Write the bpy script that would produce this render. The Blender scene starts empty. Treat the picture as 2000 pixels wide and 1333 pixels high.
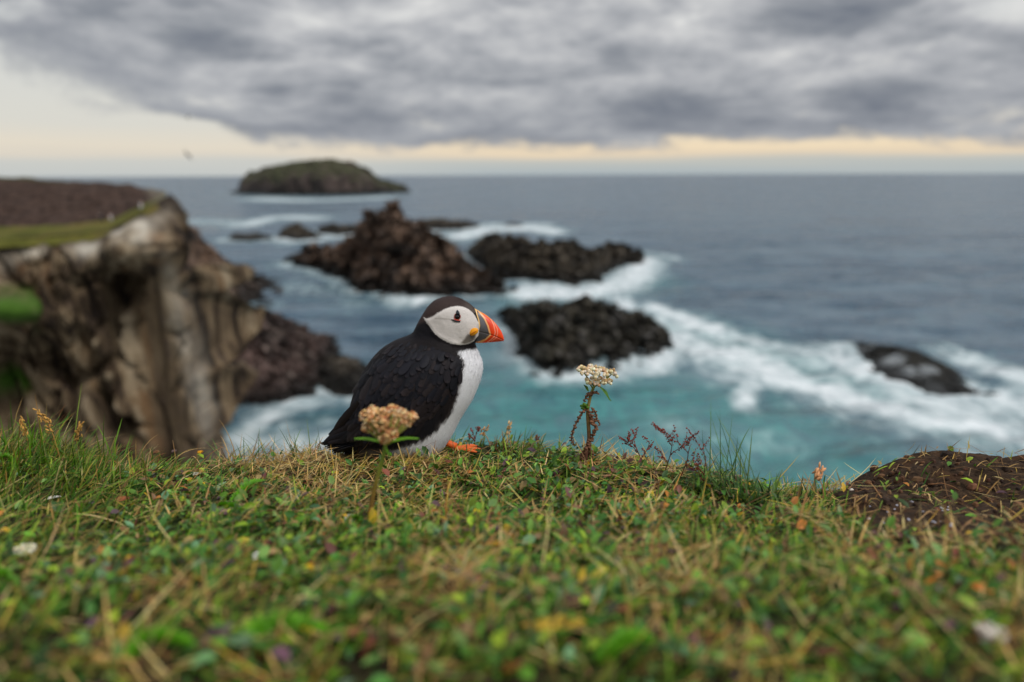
import bpy, math, random
import numpy as np
from mathutils import Vector, Matrix
from mathutils.bvhtree import BVHTree
from mathutils.kdtree import KDTree

scene = bpy.context.scene
COL = scene.collection
RNG = np.random.default_rng(7)
random.seed(7)
R = math.radians

# ------------------------------------------------------------------ camera
CAM_Z = 25.4                     # metres above the sea
PITCH, ROLL = R(13.70), 0.004
FPX, PCX, PCY = 2000 * 24 / 36.0, 1000.0, 666.5
CP = np.array([0.0, 0.0, CAM_Z])
_f = np.array([0, math.cos(PITCH), -math.sin(PITCH)])
_u0 = np.array([0, math.sin(PITCH), math.cos(PITCH)])
_r0 = np.array([1.0, 0, 0])
_r = _r0 * math.cos(ROLL) - _u0 * math.sin(ROLL)
_u = _u0 * math.cos(ROLL) + _r0 * math.sin(ROLL)
cam_d = bpy.data.cameras.new('camera')
cam = bpy.data.objects.new('camera', cam_d)
COL.objects.link(cam)
cam.matrix_world = Matrix(((_r[0], _u[0], -_f[0], 0), (_r[1], _u[1], -_f[1], 0),
                           (_r[2], _u[2], -_f[2], CAM_Z), (0, 0, 0, 1)))
cam_d.lens = 24
cam_d.sensor_width = 36
cam_d.clip_start = 0.02
cam_d.clip_end = 80000
cam_d.dof.use_dof = True
cam_d.dof.focus_distance = 0.985
cam_d.dof.aperture_fstop = 2.0
cam_d.dof.aperture_blades = 0
scene.camera = cam

# ------------------------------------------------------------------ world
SUN_EL, SUN_AZ = R(50), R(125)     # azimuth clockwise from +Y (view direction)
world = bpy.data.worlds.new('World')
scene.world = world
world.use_nodes = True
wt = world.node_tree
wt.nodes.clear()


class NT:
    """tiny helper for node trees"""
    def __init__(s, t): s.t = t
    def n(s, ty, **k):
        nd = s.t.nodes.new(ty)
        for a, b in k.items():
            setattr(nd, a, b)
        return nd
    def val(s, v, sock):
        if hasattr(v, 'is_linked') or isinstance(v, bpy.types.NodeSocket):
            s.t.links.new(v, sock)
        elif v is not None:
            sock.default_value = v
    def math(s, op, a, b=None, c=None, clamp=False):
        nd = s.n('ShaderNodeMath', operation=op, use_clamp=clamp)
        for i, v in enumerate((a, b, c)):
            if v is not None:
                s.val(v, nd.inputs[i])
        return nd.outputs[0]
    def smooth(s, x, a, b):
        nd = s.n('ShaderNodeMapRange', interpolation_type='SMOOTHSTEP')
        s.val(x, nd.inputs[0]); s.val(a, nd.inputs[1]); s.val(b, nd.inputs[2])
        return nd.outputs[0]
    def mix(s, f, a, b, mode='MIX'):
        nd = s.n('ShaderNodeMix', data_type='RGBA', blend_type=mode)
        s.val(f, nd.inputs[0])
        for v, i in ((a, 6), (b, 7)):
            if isinstance(v, tuple) and len(v) == 3:
                v = v + (1,)
            s.val(v, nd.inputs[i])
        return nd.outputs[2]
    def noise(s, vec, scale, detail=4, rough=.55, dist=0.0):
        nd = s.n('ShaderNodeTexNoise')
        if vec is not None:
            s.t.links.new(vec, nd.inputs['Vector'])
        nd.inputs['Scale'].default_value = scale
        nd.inputs['Detail'].default_value = detail
        nd.inputs['Roughness'].default_value = rough
        nd.inputs['Distortion'].default_value = dist
        return nd.outputs['Fac']
    def mapping(s, vec, scale=(1, 1, 1), loc=(0, 0, 0), rot=(0, 0, 0)):
        nd = s.n('ShaderNodeMapping')
        s.t.links.new(vec, nd.inputs[0])
        nd.inputs['Scale'].default_value = scale
        nd.inputs['Location'].default_value = loc
        nd.inputs['Rotation'].default_value = rot
        return nd.outputs[0]
    def ramp(s, fac, stops):
        nd = s.n('ShaderNodeValToRGB')
        s.t.links.new(fac, nd.inputs[0])
        e = nd.color_ramp.elements
        while len(e) < len(stops):
            e.new(0.5)
        for q, (p, c) in zip(e, stops):
            q.position = p
            q.color = tuple(c) + (1,)
        return nd.outputs[0]
    def attr(s, name, out='Fac'):
        return s.n('ShaderNodeAttribute', attribute_name=name).outputs[out]


W = NT(wt)
sky = W.n('ShaderNodeTexSky', sky_type='NISHITA')
sky.sun_disc = False
sky.sun_elevation = SUN_EL
sky.sun_rotation = SUN_AZ
sky.air_density = 1.0
sky.dust_density = 3.0
tc = W.n('ShaderNodeTexCoord')
sep = W.n('ShaderNodeSeparateXYZ')
wt.links.new(tc.outputs['Generated'], sep.inputs[0])
dx, dy, dz = sep.outputs
el = W.math('MAXIMUM', dz, 0.0)
az = W.math('ARCTAN2', dx, dy)                      # 0 ahead, + to the right
# cloud deck: project the direction on a flat deck so clouds foreshorten
zz = W.math('ADD', el, 0.055)
cu = W.math('DIVIDE', dx, zz)
cv = W.math('DIVIDE', dy, zz)
cx = W.n('ShaderNodeCombineXYZ')
wt.links.new(cu, cx.inputs[0]); wt.links.new(cv, cx.inputs[1])
deck = W.mapping(cx.outputs[0], (1, 1, 1), (3.1, 1.7, 0))
# a vector that keeps puffs roundish near the horizon
c2 = W.n('ShaderNodeCombineXYZ')
wt.links.new(W.math('MULTIPLY', az, 1.0), c2.inputs[0])
wt.links.new(W.math('MULTIPLY', el, 2.3), c2.inputs[1])
puff_v = c2.outputs[0]
nd_big = W.noise(deck, 0.42, 4, .6, .3)
nd_fine = W.noise(W.mapping(puff_v, (1, 1.35, 1)), 6.0, 8, .60, .25)
nd_rag = W.noise(W.mapping(puff_v, (1, 1.6, 1), (7.7, 1.1, 0)), 24.0, 6, .6, .3)
nd_mid = W.noise(W.mapping(puff_v, (1, 1, 1), (4.3, 2.2, 0)), 4.2, 5, .55, .4)
# lower edge of the deck: close to the horizon ahead and right, higher to the left
edge = W.math('MULTIPLY', W.smooth(az, -0.33, -0.68), 0.125)
edge = W.math('ADD', edge, 0.042)
wob = W.math('ADD', W.math('MULTIPLY', W.math('SUBTRACT', nd_fine, .5), W.math('ADD', 0.020, W.math('MULTIPLY', edge, .75))), W.math('MULTIPLY', W.math('SUBTRACT', nd_rag, .5), .022))
wob2 = W.math('MULTIPLY', W.math('SUBTRACT', nd_mid, .5), W.math('ADD', .012, W.math('MULTIPLY', edge, 1.9)))
e2 = W.math('ADD', W.math('ADD', el, wob), wob2)
soft = W.math('MULTIPLY', edge, .24)
cover = W.smooth(W.math('SUBTRACT', e2, edge), W.math('MULTIPLY', soft, -1), soft)
# holes in the deck
holes = W.smooth(W.math('ADD', W.math('MULTIPLY', nd_mid, .6), W.math('MULTIPLY', nd_fine, .4)), .555, .64)
cover = W.math('MULTIPLY', cover, W.math('SUBTRACT', 1.0, W.math('MULTIPLY', holes, .60)))
cl_f = W.math('ADD', W.math('MULTIPLY', nd_big, .24), W.math('ADD', W.math('MULTIPLY', nd_fine, .44), W.math('MULTIPLY', nd_mid, .32)))
cloud = W.ramp(cl_f, [(.37, (.12, .137, .170)), (.45, (.215, .230, .255)), (.51, (.34, .35, .37)), (.57, (.48, .485, .49)), (.64, (.78, .76, .73))])
# heavy base just above the edge
base_d = W.smooth(W.math('SUBTRACT', el, edge), 0.10, 0.0)
cloud = W.mix(W.math('MULTIPLY', base_d, .5), cloud, (.155, .172, .205))
# the deck brightens towards the zenith as overcast does
zen = W.math('ADD', 1.0, W.math('MULTIPLY', W.smooth(el, .2, .9), 0.9))
cz = W.n('ShaderNodeVectorMath', operation='SCALE')
wt.links.new(cloud, cz.inputs[0]); wt.links.new(zen, cz.inputs['Scale'])
cloud = cz.outputs[0]
# veil of thin bright haze behind the deck: pale at the sea line, warm above it
streak = W.noise(W.mapping(puff_v, (1, 9, 1)), 3.0, 4, .5)
el_s = W.math('ADD', el, W.math('MULTIPLY', W.math('SUBTRACT', streak, .5), .02))
veil = W.ramp(W.math('MULTIPLY', el_s, 4.0), [(0.0, (.36, .41, .43)), (.07, (.45, .46, .43)), (.10, (.66, .55, .41)),
                                               (.15, (.76, .62, .43)), (.26, (.60, .56, .48)), (.7, (.50, .51, .50))])
nis = W.n('ShaderNodeVectorMath', operation='SCALE')
wt.links.new(sky.outputs[0], nis.inputs[0]); nis.inputs['Scale'].default_value = 0.10
veil = W.mix(W.math('MULTIPLY', W.smooth(az, .05, -.40), .55), veil, (.56, .56, .53))
clear = W.mix(.88, nis.outputs[0], veil)
col = W.mix(cover, clear, cloud)
bg = W.n('ShaderNodeBackground')
wt.links.new(col, bg.inputs[0])
bg.inputs[1].default_value = 1.0
wo = W.n('ShaderNodeOutputWorld')
wt.links.new(bg.outputs[0], wo.inputs[0])

sun_d = bpy.data.lights.new('sun', 'SUN')
sun_d.energy = 1.5
sun_d.angle = R(14)
sun_d.color = (1.0, .96, .90)
sun = bpy.data.objects.new('sun', sun_d)
COL.objects.link(sun)
sd = Vector((math.sin(SUN_AZ) * math.cos(SUN_EL), math.cos(SUN_AZ) * math.cos(SUN_EL), math.sin(SUN_EL)))
sun.rotation_euler = sd.to_track_quat('Z', 'Y').to_euler()
sun.location = (3, -3, 32)

vs = scene.view_settings
vs.view_transform = 'Standard'
vs.look = 'None'
vs.exposure = 0.36
vs.gamma = 1
vs.use_curve_mapping = False
scene.cycles.use_denoising = True
scene.cycles.max_bounces = 5
scene.cycles.diffuse_bounces = 2
scene.cycles.glossy_bounces = 2
scene.cycles.transparent_max_bounces = 4

# ------------------------------------------------------------------ measuring helpers

def ray(px, py):
    """direction seen at photograph position (2000 x 1333)"""
    px = np.asarray(px, float)[..., None]; py = np.asarray(py, float)[..., None]
    return _f + (px - PCX) / FPX * _r + (PCY - py) / FPX * _u


def on_y(px, py, y):
    d = ray(px, py)
    return CP + d * (np.asarray(y, float)[..., None] / d[..., 1:2])


def on_z(px, py, z=0.0):
    d = ray(px, py)
    return CP + d * ((z - CAM_Z) / d[..., 2:3])


def proj(P):
    q = np.asarray(P) - CP
    d = q @ _f
    return np.stack([PCX + FPX * (q @ _r) / d, PCY - FPX * (q @ _u) / d], -1)


def sstep(x, a, b):
    t = np.clip((x - a) / (b - a), 0, 1)
    return t * t * (3 - 2 * t)


_perm = np.random.default_rng(3).permutation(512)
_perm = np.concatenate([_perm, _perm])
_grad = np.random.default_rng(4).normal(size=(512, 3))
_grad /= np.linalg.norm(_grad, axis=1)[:, None]


def perlin(P):
    P = np.asarray(P, float)
    I = np.floor(P).astype(int)
    F = P - I
    U = F * F * F * (F * (F * 6 - 15) + 10)
    I &= 511
    out = 0
    for dx_ in (0, 1):
        wx = U[..., 0] if dx_ else 1 - U[..., 0]
        a = _perm[(I[..., 0] + dx_) & 511]
        for dy_ in (0, 1):
            wy = U[..., 1] if dy_ else 1 - U[..., 1]
            b = _perm[(a + I[..., 1] + dy_) & 511]
            for dz_ in (0, 1):
                wz = U[..., 2] if dz_ else 1 - U[..., 2]
                g = _grad[_perm[(b + I[..., 2] + dz_) & 511] & 511]
                out = out + wx * wy * wz * (g[..., 0] * (F[..., 0] - dx_) + g[..., 1] * (F[..., 1] - dy_) + g[..., 2] * (F[..., 2] - dz_))
    return out * 1.5


def fbm(P, o=4, gain=.5, lac=2.1):
    P = np.asarray(P, float)
    s, a = 0, 1.0
    for k in range(o):
        s = s + a * perlin(P + k * 17.3)
        a *= gain
        P = P * lac
    return s


def ridged(P, o=4):
    s, a = 0, 1.0
    P = np.asarray(P, float)
    for k in range(o):
        s = s + a * (1 - 2 * np.abs(perlin(P + k * 9.1)))
        a *= .5
        P = P * 2.1
    return s * .5


def cells(P, seed=0):
    """random vector of the nearest jittered cell (fractured blocks) and F2-F1"""
    I = np.floor(P).astype(int)
    b1 = np.full(P.shape[:-1], 9.0); b2 = b1.copy()
    h1 = np.zeros(P.shape[:-1], int)
    for i in (-1, 0, 1):
        for j in (-1, 0, 1):
            for k in (-1, 0, 1):
                C = I + np.array([i, j, k])
                h = _perm[(_perm[(_perm[(C[..., 0] + seed) & 511] + C[..., 1]) & 511] + C[..., 2]) & 511]
                q = C + .5 + .45 * _grad[h & 511]
                d = np.linalg.norm(P - q, axis=-1)
                n = d < b1
                b2 = np.where(n, b1, np.minimum(b2, d))
                b1 = np.where(n, d, b1)
                h1 = np.where(n, h, h1)
    return _grad[(h1 * 7 + 13) & 511], b2 - b1


# ------------------------------------------------------------------ mesh helpers

def mesh_np(name, V, F, attrs=None, cols=None, smooth=True):
    """mesh from vertex and face arrays (F: n x 3, n x 4 or list of both)"""
    me = bpy.data.meshes.new(name)
    Fs = F if isinstance(F, list) else [F]
    Fs = [np.asarray(f, np.int32) for f in Fs if len(f)]
    V = np.asarray(V, np.float32)
    me.vertices.add(len(V))
    me.vertices.foreach_set('co', V.ravel())
    nl = sum(f.size for f in Fs); nf = sum(len(f) for f in Fs)
    me.loops.add(nl); me.polygons.add(nf)
    me.loops.foreach_set('vertex_index', np.concatenate([f.ravel() for f in Fs]))
    tot = np.concatenate([np.full(len(f), f.shape[1], np.int32) for f in Fs])
    st = np.concatenate([[0], np.cumsum(tot)[:-1]]).astype(np.int32)
    me.polygons.foreach_set('loop_start', st)
    me.polygons.foreach_set('use_smooth', np.full(nf, smooth))
    me.update(calc_edges=True)
    me.validate()
    for k, a in (attrs or {}).items():
        at = me.attributes.new(k, 'FLOAT', 'POINT')
        at.data.foreach_set('value', np.asarray(a, np.float32))
    for k, c in (cols or {}).items():
        c = np.asarray(c, np.float32)
        if c.shape[1] == 3:
            c = np.concatenate([c, np.ones((len(c), 1), np.float32)], 1)
        at = me.attributes.new(k, 'FLOAT_COLOR', 'POINT')
        at.data.foreach_set('color', c.ravel())
    return me


def grid_faces(nu, nv, close_u=False):
    """quads of an nu x nv vertex grid (index = u*nv + v)"""
    a = np.arange(nu if close_u else nu - 1)
    b = np.arange(nv - 1)
    A, B = np.meshgrid(a, b, indexing='ij')
    A2 = (A + 1) % nu
    return np.stack([A * nv + B, A2 * nv + B, A2 * nv + B + 1, A * nv + B + 1], -1).reshape(-1, 4)


def link(name, me, mat, parent=None, loc=None):
    o = bpy.data.objects.new(name, me)
    COL.objects.link(o)
    if mat and me is not None and not me.materials:
        me.materials.append(mat)
    if parent:
        o.parent = parent
    if loc is not None:
        o.location = loc
    return o


def tag(o, label=None, cat=None, group=None, kind=None):
    for k, v in (('label', label), ('category', cat), ('group', group), ('kind', kind)):
        if v:
            o[k] = v
    return o


def empty(name, loc, label, cat, group=None):
    o = bpy.data.objects.new(name, None)
    COL.objects.link(o)
    o.location = loc
    o.empty_display_size = .05
    return tag(o, label, cat, group)


class MB:
    """collects tubes, blobs and blades into one mesh"""
    def __init__(s): s.V = []; s.Q = []; s.T = []; s.C = []; s.n = 0
    def add(s, V, Q=(), T=(), c=(1, 1, 1)):
        V = np.asarray(V, float)
        s.V.append(V)
        if len(Q): s.Q.append(np.asarray(Q) + s.n)
        if len(T): s.T.append(np.asarray(T) + s.n)
        c = np.asarray(c, float)
        s.C.append(np.broadcast_to(c, (len(V), 3)).copy())
        s.n += len(V)
    def tube(s, P, rad, c=(1, 1, 1), k=7):
        P = np.asarray(P, float)
        n = len(P)
        rad = np.broadcast_to(np.asarray(rad, float), (n,))
        T = np.gradient(P, axis=0); T /= np.linalg.norm(T, axis=1)[:, None] + 1e-12
        ref = np.array([0.31, .52, .79])
        A = np.cross(T, ref); A /= np.linalg.norm(A, axis=1)[:, None]
        B = np.cross(T, A)
        th = np.linspace(0, 2 * np.pi, k, endpoint=False)
        V = P[:, None] + rad[:, None, None] * (np.cos(th)[None, :, None] * A[:, None] + np.sin(th)[None, :, None] * B[:, None])
        a = np.arange(n - 1)[:, None]; b = np.arange(k)[None]; b2 = (b + 1) % k
        Q = np.stack([a * k + b, (a + 1) * k + b, (a + 1) * k + b2, a * k + b2], -1).reshape(-1, 4)
        V = np.concatenate([V.reshape(-1, 3), P[:1], P[-1:]])
        i0, i1 = n * k, n * k + 1
        T_ = [(i0, j, (j + 1) % k) for j in range(k)] + [(i1, (n - 1) * k + (j + 1) % k, (n - 1) * k + j) for j in range(k)]
        if np.ndim(c) == 2:
            cc = np.repeat(np.asarray(c), k, 0)
            c = np.concatenate([cc, np.asarray(c)[:1], np.asarray(c)[-1:]])
        s.add(V, Q, T_, c)
    def blob(s, p, r, c=(1, 1, 1), nu=6, nv=5, axes=None):
        """little ellipsoid"""
        r = np.broadcast_to(np.asarray(r, float), (3,))
        th = np.linspace(0, 2 * np.pi, nu, endpoint=False)
        ph = np.linspace(0, np.pi, nv)[1:-1]
        V = np.array([[math.sin(b) * math.cos(a), math.sin(b) * math.sin(a), math.cos(b)] for b in ph for a in th] + [[0, 0, 1], [0, 0, -1]]) * r
        if axes is not None:
            V = V @ np.asarray(axes)
        Q = [(i * nu + j, i * nu + (j + 1) % nu, (i + 1) * nu + (j + 1) % nu, (i + 1) * nu + j) for i in range(nv - 3) for j in range(nu)]
        m = (nv - 2) * nu
        T_ = [(m, (j + 1) % nu, j) for j in range(nu)] + [(m + 1, (nv - 3) * nu + j, (nv - 3) * nu + (j + 1) % nu) for j in range(nu)]
        s.add(V + np.asarray(p), Q, T_, c)
    def blade(s, P, side, w, c):
        """ribbon along P, half width w(i) to the side"""
        P = np.asarray(P, float); n = len(P)
        side = np.asarray(side, float); side = side / (np.linalg.norm(side) + 1e-9)
        w = np.asarray(w, float)[:, None]
        V = np.concatenate([P - side * w, P + side * w])
        Q = [(i, i + 1, n + i + 1, n + i) for i in range(n - 1)]
        if np.ndim(c) == 2:
            c = np.concatenate([c, c])
        s.add(V, Q, (), c)
    def build(s, name, mat, parent=None, origin=(0, 0, 0), smooth=True):
        V = np.concatenate(s.V) - np.asarray(origin)
        F = []
        if s.Q: F.append(np.concatenate(s.Q))
        if s.T: F.append(np.concatenate(s.T))
        me = mesh_np(name, V, F, cols={'tint': np.concatenate(s.C)}, smooth=smooth)
        return link(name, me, mat, parent)


def catmull(P, n):
    """smooth curve through rows of P, n samples"""
    P = np.asarray(P, float)
    E = np.concatenate([2 * P[:1] - P[1:2], P, 2 * P[-1:] - P[-2:-1]])
    t = np.linspace(0, len(P) - 1, n)
    i = np.minimum(t.astype(int), len(P) - 2)
    f = (t - i)[:, None]
    a, b, c, d = E[i], E[i + 1], E[i + 2], E[i + 3]
    return .5 * (2 * b + (c - a) * f + (2 * a - 5 * b + 4 * c - d) * f ** 2 + (3 * b - a - 3 * c + d) * f ** 3)


def lin(r, g, b):
    """sRGB 0-255 to linear"""
    c = np.array([r, g, b]) / 255.0
    return np.where(c <= .04045, c / 12.92, ((c + .055) / 1.055) ** 2.4)


# ------------------------------------------------------------------ materials

def new_mat(name):
    m = bpy.data.materials.new(name)
    m.use_nodes = True
    t = m.node_tree
    return m, NT(t), t.nodes['Principled BSDF']


def bump(N, h, bs, strength=.3, dist=.01):
    b = N.n('ShaderNodeBump')
    N.t.links.new(h, b.inputs['Height'])
    b.inputs['Strength'].default_value = strength
    b.inputs['Distance'].default_value = dist
    N.t.links.new(b.outputs[0], bs.inputs['Normal'])
    return b


def mat_tint(name, rough=.6, scale=60, var=.35, bump_d=0.0, spec=.3, trans=0.0):
    """colour from the mesh's own tint, broken up by fine noise"""
    m, N, bs = new_mat(name)
    c = N.attr('tint', 'Color')
    oc = N.n('ShaderNodeTexCoord').outputs['Object']
    nz = N.noise(oc, scale, 4)
    f = N.math('ADD', N.math('MULTIPLY', N.math('SUBTRACT', nz, .5), 2 * var), 1.0)
    v = N.n('ShaderNodeVectorMath', operation='SCALE')
    N.t.links.new(c, v.inputs[0]); N.t.links.new(f, v.inputs['Scale'])
    N.t.links.new(v.outputs[0], bs.inputs['Base Color'])
    bs.inputs['Roughness'].default_value = rough
    bs.inputs['Specular IOR Level'].default_value = spec
    if bump_d:
        bump(N, nz, bs, .6, bump_d)
    if trans:
        tr = N.n('ShaderNodeBsdfTranslucent')
        N.t.links.new(v.outputs[0], tr.inputs[0])
        mx = N.n('ShaderNodeMixShader')
        mx.inputs[0].default_value = trans
        N.t.links.new(bs.outputs[0], mx.inputs[1]); N.t.links.new(tr.outputs[0], mx.inputs[2])
        N.t.links.new(mx.outputs[0], N.t.nodes['Material Output'].inputs[0])
    return m


def mat_rock(name, dark, mid, pale, sc=1.0, wet=2.2, cap=None, pale_amt=.68, wet_col=(.012, .012, .011)):
    m, N, bs = new_mat(name)
    geo = N.n('ShaderNodeNewGeometry')
    pos = geo.outputs['Position']
    p = N.mapping(pos, (sc, sc, sc * .8))
    n1 = N.noise(p, .35, 6, .62)
    n2 = N.noise(p, 1.6, 6, .65)
    n3 = N.noise(N.mapping(pos, (sc, sc, sc * 1.8), rot=(.35, .2, 0)), .62, 5, .65)
    c = N.ramp(n1, [(.40, dark), (.49, mid), (.59, tuple(np.array(mid) * 1.7))])
    c = N.mix(N.math('MULTIPLY', N.smooth(n2, .47, .60), .75), c, dark)
    pm = N.math('MULTIPLY', N.smooth(n3, .53, .64), pale_amt)
    c = N.mix(pm, c, pale)
    if cap:
        nz = N.n('ShaderNodeSeparateXYZ'); N.t.links.new(geo.outputs['Normal'], nz.inputs[0])
        up = N.math('ADD', nz.outputs[2], N.math('MULTIPLY', N.math('SUBTRACT', n2, .5), .6))
        c = N.mix(N.smooth(up, cap[1], cap[1] + .2), c, N.mix(n2, cap[0], tuple(np.array(cap[0]) * .55)))
    # black algae belt above the waterline
    z = N.n('ShaderNodeSeparateXYZ'); N.t.links.new(pos, z.inputs[0])
    zz_ = N.math('ADD', z.outputs[2], N.math('MULTIPLY', N.math('SUBTRACT', n1, .5), -wet * 2.2))
    wm = N.smooth(zz_, wet * 1.3, wet * .3)
    c = N.mix(N.math('MULTIPLY', wm, .85), c, wet_col)
    N.t.links.new(c, bs.inputs['Base Color'])
    rg = N.math('SUBTRACT', .80, N.math('MULTIPLY', wm, .48))
    N.t.links.new(rg, bs.inputs['Roughness'])
    bs.inputs['Specular IOR Level'].default_value = .35
    h = N.math('ADD', N.math('MULTIPLY', n2, .7), N.math('MULTIPLY', N.noise(p, 6, 5, .65), .4))
    bump(N, h, bs, 1.0, .6 / sc)
    return m


M_stack = mat_rock('brown_rock', (.020, .014, .011), (.145, .090, .060), (.38, .27, .21), .5, 3.0)
M_dark = mat_rock('dark_rock', (.014, .012, .010), (.076, .060, .042), (.25, .21, .165), .55, 2.4)
M_wet = mat_rock('wet_rock', (.010, .010, .008), (.060, .052, .038), (.30, .28, .26), .6, 1.4, pale_amt=.6)
M_shore = mat_rock('purple_shore_rock', (.024, .016, .014), (.135, .088, .076), (.30, .235, .20), .6, 1.7)
M_awash = mat_rock('awash_rock', (.010, .010, .009), (.040, .036, .028), (.52, .56, .58), .28, 1.2, pale_amt=.8)
M_islet = mat_rock('islet_rock', (.022, .018, .017), (.075, .055, .048), (.12, .09, .075), .06, 7.0, cap=((.082, .092, .034), .50), pale_amt=.3)

# ------------------------------------------------------------------ sea rocks (the large setting)
WATER = []          # waterline points, used for the surf


def seg(poly, x):
    poly = np.asarray(poly, float)
    return np.interp(x, poly[:, 0], poly[:, 1])


def rock(name, label, cat, sky_l, water_l, depth, mat, amp=.12, nc=170, nr=70, seed=0, group=None, pw=.7, back=1.0, blocks=.5, freq=1.0, foam=1.0):
    """rock whose front foot follows water_l and whose crest follows sky_l; depth = metres from foot to crest"""
    x0 = min(sky_l[0][0], water_l[0][0]); x1 = max(sky_l[-1][0], water_l[-1][0])
    px = np.linspace(x0, x1, nc)
    e = (px - x0) / (x1 - x0)
    taper = np.clip(np.minimum(e, 1 - e) * 7, 0, 1) ** .6
    Pf = on_z(px, seg(water_l, px))
    yr = Pf[:, 1] + depth * (.35 + .65 * taper)
    Pr = on_y(px, seg(sky_l, px), yr)
    t = np.concatenate([np.linspace(-.25, 1, nr), np.linspace(1, 2.15, nr // 2)[1:]])
    V = np.zeros((nc, len(t), 3))
    for j, tt in enumerate(t):
        if tt <= 1:
            a = np.clip(tt, 0, 1)
            V[:, j] = Pf + (Pr - Pf) * tt
            V[:, j, 2] = Pr[:, 2] * a ** pw if tt > 0 else Pr[:, 2] * 0 + tt * 6
        else:
            b = tt - 1
            V[:, j] = Pr
            V[:, j, 1] += (Pr[:, 1] - Pf[:, 1]) * b * back
            V[:, j, 2] = Pr[:, 2] * (1 - b) - (3 * max(0, b - .85))
    H = max(Pr[:, 2].max(), 1.0)
    S = (x1 - x0) / FPX * Pf[:, 1].mean()
    L = min(S * .35, max(H, S * .12) * 1.4)
    Q = V / L * freq + seed * 5.7
    D = np.stack([ridged(Q * 1.3 + 3.3, 4), ridged(Q * 1.3 + 11.1, 4), ridged(Q * 1.5 + 23.9, 5)], -1) - .25
    cv1, f1 = cells(Q * 2.6, seed)
    cv2, f2 = cells(Q * 6.0, seed + 5)
    cv3, f3 = cells(Q * 13.0, seed + 9)
    D = D + blocks * (cv1 * .95 + cv2 * .55 + cv3 * .28)
    D[..., 1] += blocks * (1.1 * sstep(.20 - f1, 0, .20) + .6 * sstep(.18 - f2, 0, .18))
    D[..., 2] -= blocks * (.7 * sstep(.22 - f1, 0, .22) + .4 * sstep(.18 - f2, 0, .18))
    D[..., 2] *= .8
    V = V + D * amp * 1.35 * L
    WATER.extend([(p, foam) for p in V[:, int(nr * .2)][::3]])
    base = np.array([Pf[:, 0].mean(), Pf[:, 1].mean() + depth * .6, 0.0])
    me = mesh_np(name, (V - base).reshape(-1, 3), grid_faces(nc, len(t)), smooth=False)
    o = link(name, me, mat, loc=base)
    return tag(o, label, cat, group)


G_sk = 'low skerries breaking the surf'
rock('rocky_islet', 'long grass-topped rocky islet lying alone near the horizon', 'islet',
     [(446, 378), (462, 372), (470, 352), (480, 338), (520, 326), (560, 317), (610, 313), (655, 311), (690, 318), (715, 332), (742, 352), (765, 359), (785, 362), (798, 375)],
     [(446, 379), (520, 382), (620, 383), (700, 381), (796, 377)], 55, M_islet, .045, 200, 60, 1, pw=.27, foam=.5, blocks=.4)
rock('sea_stack', 'tall brown pointed sea stack with broad dark foot', 'sea stack',
     [(562, 512), (580, 498), (610, 488), (640, 484), (672, 476), (700, 462), (718, 430), (738, 400), (755, 384), (768, 402), (785, 422), (806, 436), (818, 458), (845, 470), (880, 478), (905, 508), (925, 530), (960, 548), (995, 570)],
     [(562, 516), (620, 533), (680, 552), (740, 576), (790, 583), (850, 582), (920, 578), (995, 574)], 13, M_stack, .075, 300, 130, 2, pw=.75, blocks=1.0, freq=1.5, foam=.55)
rock('sea_rock', 'long dark lumpy rock with white surf spilling round its end', 'sea rock',
     [(916, 492), (932, 474), (952, 461), (985, 460), (1020, 465), (1045, 470), (1075, 468), (1100, 466), (1130, 478), (1165, 486), (1190, 480), (1215, 481), (1240, 488), (1256, 502)],
     [(916, 498), (960, 540), (1010, 551), (1060, 553), (1120, 556), (1160, 552), (1185, 528), (1215, 520), (1256, 512)], 14, M_dark, .085, 240, 90, 3, pw=.7, blocks=.8, freq=1.4, foam=.6)
rock('sea_rock', 'black wet rock with jagged top beside the turquoise water', 'sea rock',
     [(975, 622), (1000, 612), (1030, 603), (1060, 600), (1085, 596), (1110, 592), (1150, 590), (1175, 590), (1196, 607), (1212, 618), (1230, 610), (1255, 622), (1280, 634), (1294, 660), (1302, 685)],
     [(975, 634), (1005, 662), (1020, 700), (1050, 728), (1090, 728), (1140, 720), (1200, 708), (1260, 700), (1302, 690)], 11, M_wet, .11, 260, 110, 4, pw=.65, blocks=.85, freq=1.3, foam=.5)
rock('awash_rock', 'low rock half covered by streaming white water', 'sea rock',
     [(1665, 705), (1690, 686), (1720, 674), (1760, 678), (1800, 690), (1835, 706), (1870, 728), (1910, 748), (1945, 766)],
     [(1665, 715), (1720, 735), (1780, 760), (1840, 774), (1900, 776), (1945, 770)], 9, M_awash, .09, 120, 50, 5, pw=.9, foam=.9)
rock('skerry', 'flat black skerry behind the tall brown sea stack', 'skerry',
     [(800, 442), (820, 432), (850, 427), (880, 431), (910, 432), (936, 440)],
     [(800, 447), (850, 450), (900, 449), (936, 442)], 12, M_dark, .12, 90, 40, 6, G_sk, foam=.8)
rock('skerry', 'tiny black skerry alone in the wake of surf', 'skerry',
     [(984, 440), (1000, 434), (1022, 439)], [(984, 442), (1022, 441)], 6, M_dark, .1, 40, 24, 7, G_sk, foam=.5)
rock('skerry', 'broken skerry of small lumps between surf and the tall stack', 'skerry',
     [(618, 446), (640, 437), (660, 440), (680, 439), (703, 446)], [(618, 455), (660, 462), (703, 453)], 9, M_dark, .16, 80, 36, 8, G_sk, foam=.8)
rock('skerry', 'rounded grey skerry in the middle of the broken row', 'skerry',
     [(540, 462), (552, 446), (575, 436), (595, 446), (622, 462)], [(540, 466), (580, 471), (622, 467)], 9, M_dark, .14, 80, 36, 9, G_sk, foam=.8)
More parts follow.
